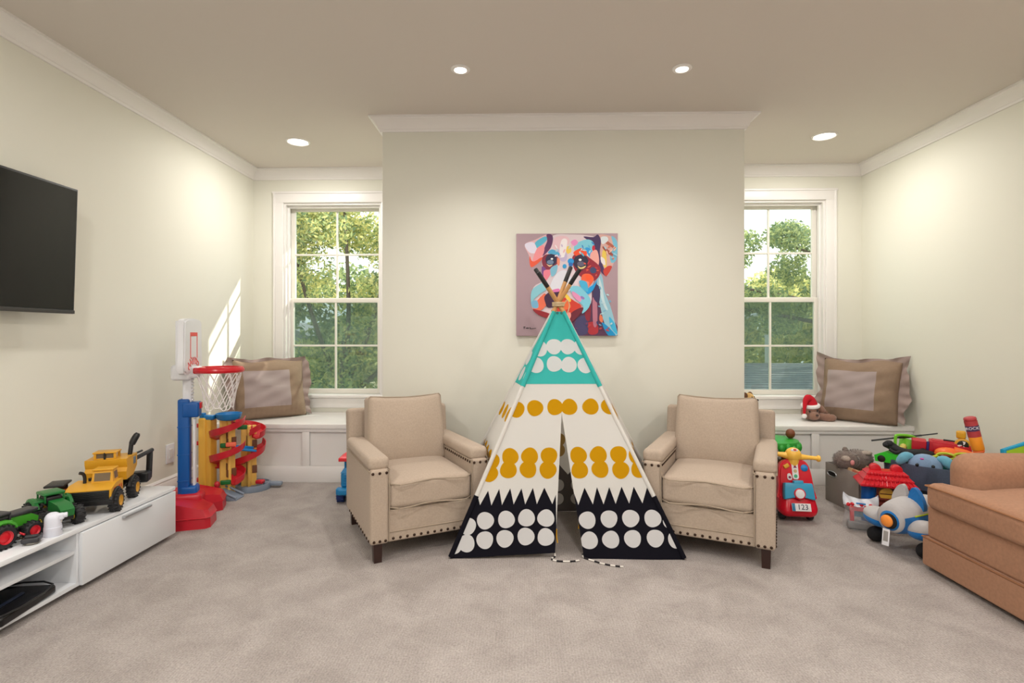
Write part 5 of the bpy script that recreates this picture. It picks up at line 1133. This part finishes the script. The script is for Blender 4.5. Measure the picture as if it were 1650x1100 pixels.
# filler toys inside the basket under the top layer
rr = random.Random(4); fc = [mat('toy_teal', (40, 150, 150), 0.4), REDM, YEL, SKYB, mat('toy_purple', (110, 70, 150), 0.4), ORANGE]
for k, (dx, dy, z) in enumerate(((-0.12, -0.08, 0.02), (0.10, -0.10, 0.02), (0.0, 0.12, 0.02), (-0.02, -0.02, 0.16), (0.13, 0.03, 0.14), (-0.14, 0.10, 0.14), (0.02, 0.0, 0.28), (0.13, -0.10, 0.24), (-0.10, 0.02, 0.25))):
    nm = ('teal', 'red', 'yellow', 'blue', 'purple', 'orange')[k % 6]
    m = MB(fc[k % 6]); m.at(R('Z', rr.uniform(0, 90))); m.rbox((0, 0, 0.065), (0.17, 0.13, 0.125), 0.03, 3); m.rbox((0, 0, 0.128), (0.06, 0.06, 0.012), 0.005)
    tag(m.build('toy_brick', loc=(TX+dx, TY+dy, z)), 'big %s toy brick buried deep in the round basket' % nm, 'toy block', 'toys buried in the round basket')

# ------------------------------------------------------------------ toy castle house
t = thing('toy_playhouse', 'toy house with red tiled roof and blue towers before the storage bin', 'toy house', (2.275, 3.44, 0), -20)
RB = mat('redbrown_plastic', (116, 40, 26), 0.45)
m = MB(RB); m.rbox((0, 0.03, 0.125), (0.16, 0.10, 0.25), 0.008, 2)
for k in range(5): m.rbox((0, -0.028+0.002*k, 0.05+k*0.03), (0.10, 0.03, 0.012), 0.003, 1)
m.build('stair_wall', t)
m = MB(mat('redbrown_light', (160, 70, 40), 0.45))
for sx in (-1, 1): m.at(T(0, 0, 0)).rbox((sx*0.055, -0.03, 0.10), (0.012, 0.02, 0.18), 0.003, 1)
m.build('ladder_rails', t)
for sx in (-1, 1):
    m = MB(BLUE); m.lathe((sx*0.09, 0.0, 0), (0, 0, 1), [(0.001, 0), (0.042, 0.0), (0.042, 0.255), (0.001, 0.255)], 28); m.build('tower', t)
m = MB(AMBER); m.rcyl((0, -0.028, 0.20), (0, -0.012, 0.20), 0.040, 0.004, 32); m.build('round_door', t)
m = MB(RB); m.rbox((0, -0.029, 0.203), (0.074, 0.003, 0.005), 0.001, 1); m.build('door_slot', t)
m = MB(RED); rows = []
def rect(hx, hy, z): return [(x*hx, y*hy+0.01, z) for x, y in ((-1, -1), (1, -1), (1, 1), (-1, 1))]
m.ring([rect(0.145, 0.095, 0.252), rect(0.155, 0.105, 0.258), rect(0.155, 0.105, 0.266), rect(0.130, 0.08, 0.292), rect(0.134, 0.084, 0.298), rect(0.110, 0.058, 0.322), rect(0.113, 0.062, 0.328), rect(0.095, 0.04, 0.345)])
for q, (hx, hy, z) in enumerate(((0.150, 0.103, 0.262), (0.130, 0.082, 0.294), (0.109, 0.060, 0.325))):
    for i in range(13): m.rbox((-hx+hx*2*(i+0.5)/13, 0.01-hy, z+0.004), (hx*2/13*0.8, 0.014, 0.016), 0.004, 1)
for i in range(12): 
    x = -0.135+0.27*i/11; m.tube([(x, -0.095, 0.267), (x*0.68, -0.032, 0.338)], 0.005, 5)
for x in (-0.055, 0.06): m.rcyl((x, -0.012, 0.352), (x, 0.04, 0.352), 0.030, 0.006)
m.build('roof', t, angle=30)

# ------------------------------------------------------------------ plastic bag with a toy
t = thing('toy_bag', 'clear and white plastic bag holding a red toy arch, before the toy house', 'plastic bag', (2.07, 3.36, 0), -26)
BAG = mat('thin_white_plastic_bag', (224, 226, 232), 0.15, spec=0.6); 
gm = bpy.data.materials.new('cloudy_clear_plastic'); gm.use_nodes = True; g_ = gm.node_tree.nodes; gl_ = gm.node_tree.links
tr_ = g_.new('ShaderNodeBsdfTransparent'); mx_ = g_.new('ShaderNodeMixShader'); mx_.inputs[0].default_value = 0.22; g_['Principled BSDF'].inputs['Base Color'].default_value = srgb(206, 206, 208); g_['Principled BSDF'].inputs['Roughness'].default_value = 0.2
gl_.new(tr_.outputs[0], mx_.inputs[1]); gl_.new(g_['Principled BSDF'].outputs[0], mx_.inputs[2]); gl_.new(mx_.outputs[0], g_['Material Output'].inputs['Surface'])
def bagp(u, v, sgn):
    a = 2*u-1; z = 0.20*v; x = a*(0.088+0.006*sin(9*v)); y = sgn*(0.05*(1-v**1.5)+0.003)*max(0, (1-abs(a)**3))+0.006*sin(20*u+14*v+sgn)
    z += 0.022*(abs(a)**4)*(v > 0.7)*(v-0.7)/0.3 - 0.012*(1-abs(a))*(v > 0.7)*(v-0.7)/0.3
    return (x, y, max(0.001, z))
m = MB(gm)
m.grid(lambda u, v: bagp(u, v*0.72, -1), 24, 14); m.grid(lambda u, v: bagp(u, v*0.72, 1), 24, 14); m.build('clear_film', t, angle=180)
m = MB(BAG); m.grid(lambda u, v: bagp(u, 0.72+0.28*v, -1), 24, 8); m.grid(lambda u, v: bagp(u, 0.72+0.28*v, 1), 24, 8); hd_ = m.build('header', t, angle=180)
m = MB(SKYB); m.rbox((0.0, -0.022, 0.165), (0.05, 0.003, 0.008), 0.001, 1); m.build('header_print', hd_)
t = thing('toy_arch', 'small red toy arch gateway with grey base inside the plastic bag', 'toy arch', (2.07, 3.36, 0.004), -26)
m = MB(RED); m.rbox((-0.045, 0, 0.075), (0.022, 0.035, 0.11), 0.004); m.rbox((0.055, 0, 0.09), (0.02, 0.035, 0.07), 0.004); m.rbox((0.005, 0, 0.125), (0.13, 0.035, 0.03), 0.005)
for i in range(7): m.ell((-0.065+i*0.023, -0.01, 0.145+0.006*(i % 2)), (0.013, 0.014, 0.012), 8, 6)
m.build('arch', t)
m = MB(mat('toy_teal_blue', (20, 110, 140), 0.4)); m.rbox((0.01, 0.012, 0.09), (0.085, 0.01, 0.04), 0.003); m.build('gate', t)
m = MB(mat('toy_stone_grey', (126, 122, 120), 0.6)); m.rbox((0.0, 0, 0.025), (0.14, 0.05, 0.045), 0.006); m.build('stone_base', t)

# ------------------------------------------------------------------ plush aeroplane
PX_, PY_ = 2.165, 3.075
t = thing('plush_aeroplane', 'blue and grey plush aeroplane with an orange nose at the sofa end', 'plush toy', (PX_, PY_, 0), -68)
PG = mat('pale_grey_plush', (186, 182, 182), 0.95, noise=0.06, nscale=50, bump=0.3, bscale=150, sheen=0.2); PB = mat('blue_plush', (16, 112, 186), 0.95, noise=0.08, nscale=50, bump=0.3, bscale=150, sheen=0.2); PBLK = mat('black_plush', (24, 23, 25), 0.95, bump=0.4, bscale=150)
# nose towards local -Y
def prof(m, lo, hi):
    rs = []
    for i in range(15):
        q = i/14; y = -0.15+0.42*q; r = 0.098*sqrt(max(0.0, 1-abs((q-0.42)/0.62)**2.4))*(1 if q < 0.42 else 1-0.25*(q-0.42))
        r = max(r, 0.012); rs.append([(r*cos(a), y, 0.185+0.02*q+r*1.02*sin(a)) for a in [lo+(hi-lo)*k/24 for k in range(25)]])
    vs = [p for r in rs for p in r]; m.add(vs, [(i*25+k, i*25+k+1, (i+1)*25+k+1, (i+1)*25+k) for i in range(14) for k in range(24)])
m = MB(PG); prof(m, 0.28, pi-0.28); m.use(PB); prof(m, pi-0.28, 2*pi+0.28); fu = m.build('fuselage', t, angle=180)
m = MB(mat('lime_piping', (176, 196, 40), 0.9))
for sg in (0, 1):
    pts = []
    for i in range(2, 13):
        q = i/14; y = -0.15+0.42*q; r = 0.098*sqrt(max(0.0, 1-abs((q-0.42)/0.62)**2.4))*(1 if q < 0.42 else 1-0.25*(q-0.42)); a = 0.28 if sg == 0 else pi-0.28
        pts.append((r*1.01*cos(a), y, 0.185+0.02*q+r*1.02*sin(a)))
    m.tube(pts, 0.004, 6)
m.build('piping', fu)
m = MB(PG); m.ell((0, -0.148, 0.185), (0.077, 0.02, 0.078)); m.use(PB); m.ell((0, -0.158, 0.176), (0.055, 0.018, 0.056)); m.build('nose_collar', fu)
m = MB(PBLK); m.ell((0.006, -0.172, 0.175), (0.042, 0.012, 0.042)); m.build('propeller_disc', t)
m = MB(mat('orange_plush', (246, 148, 60), 0.9, bump=0.3, bscale=150)); m.ell((0, -0.184, 0.175), (0.033, 0.016, 0.033)); m.build('nose_hub', t)
for sx in (-1, 1):
    m = MB(PG); yc = -0.075
    def wing(u, v): return None
    m.at(T(sx*0.122, yc, 0.145) @ R('Y', -sx*8)); m.ell((0, 0, 0.012), (0.082, 0.066, 0.044), 24, 14); m.use(PB); m.ell((0, 0.0, -0.006), (0.080, 0.0655, 0.044), 24, 14); m.build('wing', t)
    m = MB(PBLK); m.ell((sx*0.135, yc, 0.045), (0.042, 0.055, 0.043)); m.build('wheel', t)
    m = MB(PB if sx > 0 else PG); ear = smooth_closed([(0.01, 0.055), (0.09, 0.04), (0.10, 0.085), (0.07, 0.145), (0.035, 0.165), (0.012, 0.12)], 4)
    m.at(T(0, -0.01, 0.185) @ R('Z', 0)); m.prism([(sx*(x*0.9), z) for x, z in ear], -0.014 if sx > 0 else 0.0, 0.014 if sx > 0 else 0.026, 'y'); m.build('ear_fin', t, angle=60)
m = MB(PB); m.prism([(0.19, 0.20), (0.27, 0.20), (0.28, 0.33), (0.23, 0.33)], -0.015, 0.015, 'x'); m.at(T(0, 0.23, 0.215)); m.ell((0, 0, 0), (0.12, 0.04, 0.015)); m.build('tail', t)
m = MB(WHITEP); m.at(T(-0.005, -0.18, 0.13) @ R('Z', 10) @ R('X', -8)); m.rbox((0, 0, -0.045), (0.036, 0.002, 0.09), 0.0008, 1); tg = m.build('care_tag', t)
m = MB(mat('tag_print', (150, 146, 142), 0.6)); m.at(T(-0.005, -0.18, 0.13) @ R('Z', 10) @ R('X', -8)); m.rbox((0, -0.0015, -0.04), (0.024, 0.001, 0.055), 0.0003, 1); m.build('tag_print', tg)

# ------------------------------------------------------------------ rocket tube, foam board
t = thing('toy_rocket_tube', 'orange and red toy rocket tube standing behind the sofa arm', 'toy rocket', (2.60, 2.95, 0), 0)
p0, p1 = Vector((0, 0, 0.0)), Vector((-0.155, 0.05, 0.715)); L_ = p1-p0
OT = mat('rocket_orange', (240, 150, 40), 0.4); RT = mat('rocket_maroon', (176, 58, 62), 0.5); NV = mat('rocket_navy', (66, 50, 90), 0.5)
m = MB(ORANGE); m.cyl(p0, p0+L_*0.80, 0.024, 0.022); m.torus(p0+L_*0.79, L_, 0.022, 0.005); m.torus(p0+L_*0.75, L_, 0.022, 0.004); m.build('tube', t)
m = MB(OT); m.rcyl(p0+L_*0.80, p0+L_*0.93, 0.029, 0.004); m.build('collar', t)
m = MB(RT); m.cyl(p0+L_*0.90, p0+L_*1.02, 0.0295); m.build('label_sleeve', t)
m = MB(NV); m.cyl(p0+L_*0.945, p0+L_*0.985, 0.0302); ls = m.build('label_band', t)
ax = L_.normalized()
m = MB(RT); m.rcyl(p0+L_*1.015, p0+L_*1.05, 0.0295, 0.012); m.build('nose_cap', t)
pc = p0+L_*0.968; fw = Vector((-pc.x-2.60, -pc.y-2.95, 0)); fw = (fw-ax*fw.dot(ax)).normalized(); rt = ax.cross(fw).normalized()
pos = pc+fw*0.031; Mt = Matrix(((rt.x, ax.x, fw.x, pos.x), (rt.y, ax.y, fw.y, pos.y), (rt.z, ax.z, fw.z, pos.z), (0, 0, 0, 1)))
text('lettering', 'ROCK', 0.021, WHITEP, ls, Mt)
t = thing('foam_board', 'lime green foam board with a blue edge standing behind the sofa arm', 'foam board', (2.72, 2.90, 0), 0, rot=(radians(-4), 0, radians(4)))
LG = mat('lime_foam', (170, 214, 50), 0.7); TE = mat('turquoise_foam_edge', (10, 150, 190), 0.6)
q = [(-0.16, 0.0), (0.13, 0.0), (0.13, 0.655), (0.10, 0.655), (-0.16, 0.585)]
m = MB(LG); m.prism(q, -0.012, 0.012, 'y'); fb = m.build('board', t)
m = MB(TE); m.tube([(x, 0, z) for x, z in q[1:]]+[(-0.16, 0, 0.0)], 0.014, 8); m.build('edge', fb)

# ------------------------------------------------------------------ plush toys on the right window seat
DOG = mat('brown_plush', (140, 104, 88), 0.95, noise=0.12, nscale=50, bump=0.5, bscale=120, sheen=0.3)
t = thing('plush_dog', 'brown plush dog wearing a red and white Santa hat, lying on the right window seat', 'plush toy', (2.445, 4.63, 0.478), 25)
m = MB(DOG); m.ell((0.07, 0.03, 0.055), (0.13, 0.07, 0.055)); m.ell((-0.055, -0.02, 0.07), (0.068, 0.066, 0.064)); m.ell((-0.075, -0.075, 0.045), (0.046, 0.042, 0.036)); m.build('body', t)
for pts in ([(0.0, -0.06, 0.04), (0.03, -0.10, 0.03), (0.06, -0.12, 0.028)], [(0.11, -0.02, 0.06), (0.16, -0.06, 0.04), (0.20, -0.08, 0.034)], [(0.06, 0.05, 0.07), (0.13, 0.0, 0.07), (0.20, -0.03, 0.05)]):
    m = MB(DOG); m.tube(spline(pts, 4), [0.028, 0.03, 0.031, 0.031, 0.031, 0.032, 0.035, 0.036, 0.024], 12); m.ell((pts[-1][0]+0.01, pts[-1][1]-0.01, pts[-1][2]), (0.036, 0.034, 0.030)); m.build('leg', t)
m = MB(DOG); m.tube(spline([(0.0, -0.02, 0.115), (0.03, -0.05, 0.10), (0.045, -0.07, 0.06)], 4), [0.014, 0.02, 0.024, 0.028, 0.03, 0.03, 0.028, 0.024, 0.012], 12); m.build('ear', t)
m = MB(mat('plush_nose_brown', (66, 44, 40), 0.6)); m.ell((-0.085, -0.112, 0.055), (0.014, 0.009, 0.010)); m.build('nose', t)
m = MB(BLACKP); m.ell((-0.108, -0.062, 0.083), (0.008, 0.007, 0.009)); m.ell((-0.045, -0.082, 0.086), (0.008, 0.007, 0.009)); m.build('eyes', t)
m = MB(DOG); m.tube([(0.05, 0.05, 0.10), (0.035, 0.06, 0.135), (0.03, 0.06, 0.15)], [0.02, 0.018, 0.012], 10); m.build('tail', t)
hat = MB(mat('santa_red_felt', (196, 14, 36), 0.9)); hat.tube(spline([(-0.045, -0.02, 0.125), (-0.055, -0.02, 0.165), (-0.075, -0.02, 0.185), (-0.11, -0.025, 0.165), (-0.135, -0.035, 0.11), (-0.145, -0.04, 0.06)], 4), [0.06, 0.057, 0.054, 0.05, 0.047, 0.043, 0.04, 0.037, 0.034, 0.03, 0.027, 0.024, 0.021, 0.019, 0.017, 0.015, 0.013, 0.012, 0.011, 0.01, 0.009], 14); ho = hat.build('santa_hat', t)
m = MB(mat('white_fleece', (240, 236, 236), 0.95, bump=0.6, bscale=120)); m.torus((-0.046, -0.02, 0.125), (-0.15, -0.1, 1), 0.058, 0.017, 28, 10); m.build('brim', ho)
m = MB(mat('white_fleece', (240, 236, 236), 0.95)); m.ell((-0.146, -0.042, 0.045), (0.02, 0.02, 0.02)); m.build('pompom', ho)
t = thing('plush_puppy', 'small tan plush puppy with a black nose peeking out behind the right armchair', 'plush toy', (1.955, 4.76, 0.478), 40)
TAN = mat('tan_plush', (206, 164, 104), 0.95, noise=0.15, nscale=60, bump=0.4, bscale=120); BRN = mat('dark_brown_plush', (100, 66, 44), 0.95)
m = MB(TAN); m.ell((0, 0.02, 0.065), (0.05, 0.055, 0.068)); m.ell((0, -0.01, 0.165), (0.05, 0.048, 0.048)); m.ell((0, -0.06, 0.15), (0.026, 0.03, 0.022)); m.build('body', t)
for sx in (-1, 1):
    m = MB(BRN); m.ell((sx*0.045, 0.0, 0.185), (0.018, 0.026, 0.035)); m.build('ear', t)
    m = MB(BLACKP); m.ell((sx*0.018, -0.052, 0.18), (0.006, 0.005, 0.007), 10, 6); m.build('eye', t)
    m = MB(TAN); m.ell((sx*0.03, -0.04, 0.02), (0.022, 0.035, 0.02)); m.build('paw', t)
m = MB(BLACKP); m.ell((0, -0.09, 0.157), (0.013, 0.009, 0.010)); m.build('nose', t)
# ------------------------------------------------------------------ outdoors (upper floor: the ground lies 3 m below)
GZ = -3.2
lawn = mat('lawn_grass', (150, 160, 110), 0.95, noise=0.3, nscale=1.5)
struct(MB(lawn).box((0, 45, GZ-0.1), (140, 78, 0.2)).build('ground'))
def leaf_mat(name, c):
    m = bpy.data.materials.new(name); m.use_nodes = True; t = m.node_tree; n = t.nodes; L = t.links; n.remove(n['Principled BSDF'])
    d = n.new('ShaderNodeBsdfDiffuse'); q = n.new('ShaderNodeBsdfTranslucent'); mx = n.new('ShaderNodeMixShader'); mx.inputs[0].default_value = 0.5
    c = srgb(*c); d.inputs['Color'].default_value = c; q.inputs['Color'].default_value = c
    L.new(d.outputs[0], mx.inputs[1]); L.new(q.outputs[0], mx.inputs[2]); L.new(mx.outputs[0], n['Material Output'].inputs['Surface']); return m
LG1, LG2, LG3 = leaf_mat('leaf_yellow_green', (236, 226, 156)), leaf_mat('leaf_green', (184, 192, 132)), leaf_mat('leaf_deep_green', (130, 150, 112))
BARKT = mat('tree_bark', (96, 82, 72), 0.9, noise=0.2, nscale=6)
def tree(label, base, th, blobs, nl, size, mats_, seed, branches=(), rad=0.16, group=None, cat='tree'):
    r = np.random.default_rng(seed); t = thing('leafy_tree', label, cat, base, group=group)
    m = MB(BARKT); m.tube(spline([(0, 0, 0), (0.05, 0, th*0.35), (-0.04, 0, th*0.7), (0.02, 0, th)], 4), [rad*(1-0.05*i) for i in range(13)], 10)
    for pts in branches: m.tube(spline(pts, 4), [rad*0.5*(1-0.8*i/(len(pts)*4)) for i in range((len(pts)-1)*4+1)], 7)
    m.build('trunk', t)
    w_ = np.array([b[3]*b[4]*b[5] for b in blobs])**0.8; w_ /= w_.sum(); pick = r.choice(len(blobs), nl, p=w_); B = np.array(blobs)[pick]
    d = r.normal(size=(nl, 3)); d /= np.linalg.norm(d, axis=1)[:, None]; rad_ = r.uniform(0.35, 1.0, nl)**0.6
    c = B[:, :3]+d*rad_[:, None]*B[:, 3:6]
    u = r.normal(size=(nl, 3)); u /= np.linalg.norm(u, axis=1)[:, None]; v = np.cross(u, r.normal(size=(nl, 3))); v /= np.linalg.norm(v, axis=1)[:, None]
    s = size*r.uniform(0.6, 1.3, nl)[:, None]
    P4 = np.stack([c-u*s, c+v*s*0.42, c+u*s, c-v*s*0.42], 1).reshape(-1, 3)
    me = bpy.data.meshes.new('crown'); me.from_pydata(P4.tolist(), [], np.arange(nl*4).reshape(-1, 4).tolist())
    for q in mats_: me.materials.append(q)
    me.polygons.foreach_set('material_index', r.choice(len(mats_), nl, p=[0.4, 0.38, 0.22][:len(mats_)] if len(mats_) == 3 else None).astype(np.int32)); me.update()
    o = bpy.data.objects.new('crown', me); COL.objects.link(o); o.parent = t
    return t
rr = random.Random(11)
def blobs(n, cx, cy, cz, sx, sy, sz, r0, r1):
    return [(cx+rr.uniform(-1, 1)*sx, cy+rr.uniform(-1, 1)*sy, cz+rr.uniform(-1, 1)*sz, *(lambda q: (q, q, q*0.7))(rr.uniform(r0, r1))) for _ in range(n)]
br = [[(0, 0, 3.0), (-0.5, 0, 4.2), (-1.0, 0.1, 5.6), (-1.3, 0.2, 7.0)], [(0, 0, 3.2), (0.5, 0, 4.3), (0.9, -0.1, 5.6), (1.0, 0, 7.0)], [(0, 0, 2.9), (0.8, 0.1, 3.6), (1.7, 0.1, 4.2), (2.3, 0, 5.0)], [(0, 0, 3.4), (0.1, 0, 5.0), (0, 0, 7.4)], [(0, 0, 2.8), (-0.8, 0, 3.4), (-1.6, 0, 4.0)]]
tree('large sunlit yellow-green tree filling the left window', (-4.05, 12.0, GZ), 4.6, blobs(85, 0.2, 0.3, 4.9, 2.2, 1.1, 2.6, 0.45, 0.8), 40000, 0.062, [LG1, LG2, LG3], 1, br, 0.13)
tree('dark green tree farther off behind the sunlit tree in the left window', (-8.2, 22.0, GZ), 4.5, blobs(26, 0.5, 0, 4.2, 3.6, 1.2, 2.4, 0.8, 1.5), 11000, 0.15, [LG2, LG3], 2)
tree('pine-like tree with a long bough in the right window', (10.0, 14.8, GZ), 6.0, blobs(24, -3.2, 0, 5.9, 1.8, 0.8, 1.3, 0.35, 0.6)+blobs(9, -5.0, 0, 5.5, 0.7, 0.5, 1.1, 0.25, 0.4), 13500, 0.065, [LG2, LG3], 3, [[(0, 0, 4.6), (-1.8, 0, 5.2), (-4.2, 0, 5.7)], [(0, 0, 4.2), (-1.9, 0, 4.7), (-4.6, 0, 5.2)], [(0, 0, 5.5), (-1.6, 0, 6.4), (-3.0, 0, 6.9)]], 0.16)
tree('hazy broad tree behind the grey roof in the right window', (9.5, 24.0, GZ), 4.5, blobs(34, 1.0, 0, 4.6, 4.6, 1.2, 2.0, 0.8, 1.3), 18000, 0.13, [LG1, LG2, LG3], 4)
tree('pale yellow-green tree far off at the right of the right window', (16.5, 29, GZ), 4.5, blobs(24, -1, 0, 5.2, 3.6, 1.0, 2.6, 0.9, 1.4), 11000, 0.15, [LG1, LG2], 5)
# neighbouring houses
SH = mat('grey_shingles', (150, 148, 152), 0.9, noise=0.3, nscale=9, bump=0.5, bscale=20)
t = thing('neighbour_garage', 'neighbouring building with a grey shingle roof, low in the right window', 'house', (6.4, 12.6, GZ))
m = MB(mat('tan_siding', (196, 180, 156), 0.8)); m.box((0, 0.2, 1.4), (5.6, 4.4, 2.8)); m.build('walls', t)
m = MB(SH)
def rp_(x, q): return (x, -2.4+q*4.0, 2.30+q*1.35)
for k in range(30):
    y0, y1 = k/30, (k+1)/30+0.006
    a, b_ = rp_(0, y0), rp_(0, y1); m.add([(-3.0, a[1], a[2]+0.025), (3.0, a[1], a[2]+0.025), (3.0, b_[1], b_[2]), (-3.0, b_[1], b_[2]), (-3.0, a[1], a[2]-0.03), (3.0, a[1], a[2]-0.03)], [(0, 1, 2, 3), (4, 5, 1, 0)])
m.add([(-3.0, 1.6, 3.66), (3.0, 1.6, 3.66), (3.0, 3.0, 2.6), (-3.0, 3.0, 2.6)], [(0, 1, 2, 3)]); m.build('roof', t)
t = thing('neighbour_house', 'beige house glimpsed low behind the tree in the left window', 'house', (-11.4, 27, GZ))
m = MB(mat('beige_siding', (224, 204, 178), 0.8)); m.box((0, 0, 1.6), (7, 4, 3.2)); m.build('walls', t)
m = MB(SH); m.ring([[(-3.8, y, 3.2), (3.8, y, 3.2), (0, y, 5.0)] for y in (-2.3, 2.3)]); m.build('roof', t)
m = MB(mat('house_window', (90, 100, 110), 0.2)); m.box((1.6, -2.01, 1.8), (1.0, 0.04, 1.3)); m.build('window', t)
t = thing('utility_pole', 'pale metal lamp post with a short crossarm beyond the roof in the right window', 'pole', (8.05, 18.0, GZ))
m = MB(mat('galvanised_pole', (206, 208, 208), 0.5)); m.cyl((0, 0, 0), (0, 0, 5.2), 0.10, 0.075, 12); m.build('shaft', t)
m = MB(mat('galvanised_pole', (206, 208, 208), 0.5)); m.tube([(-0.75, 0, 5.0), (0, 0, 5.12), (0.6, 0, 5.05)], 0.06, 8); m.rbox((-0.85, 0, 4.98), (0.4, 0.2, 0.1), 0.03); m.rbox((0.65, 0, 5.03), (0.36, 0.2, 0.1), 0.03); m.build('crossarm', t)
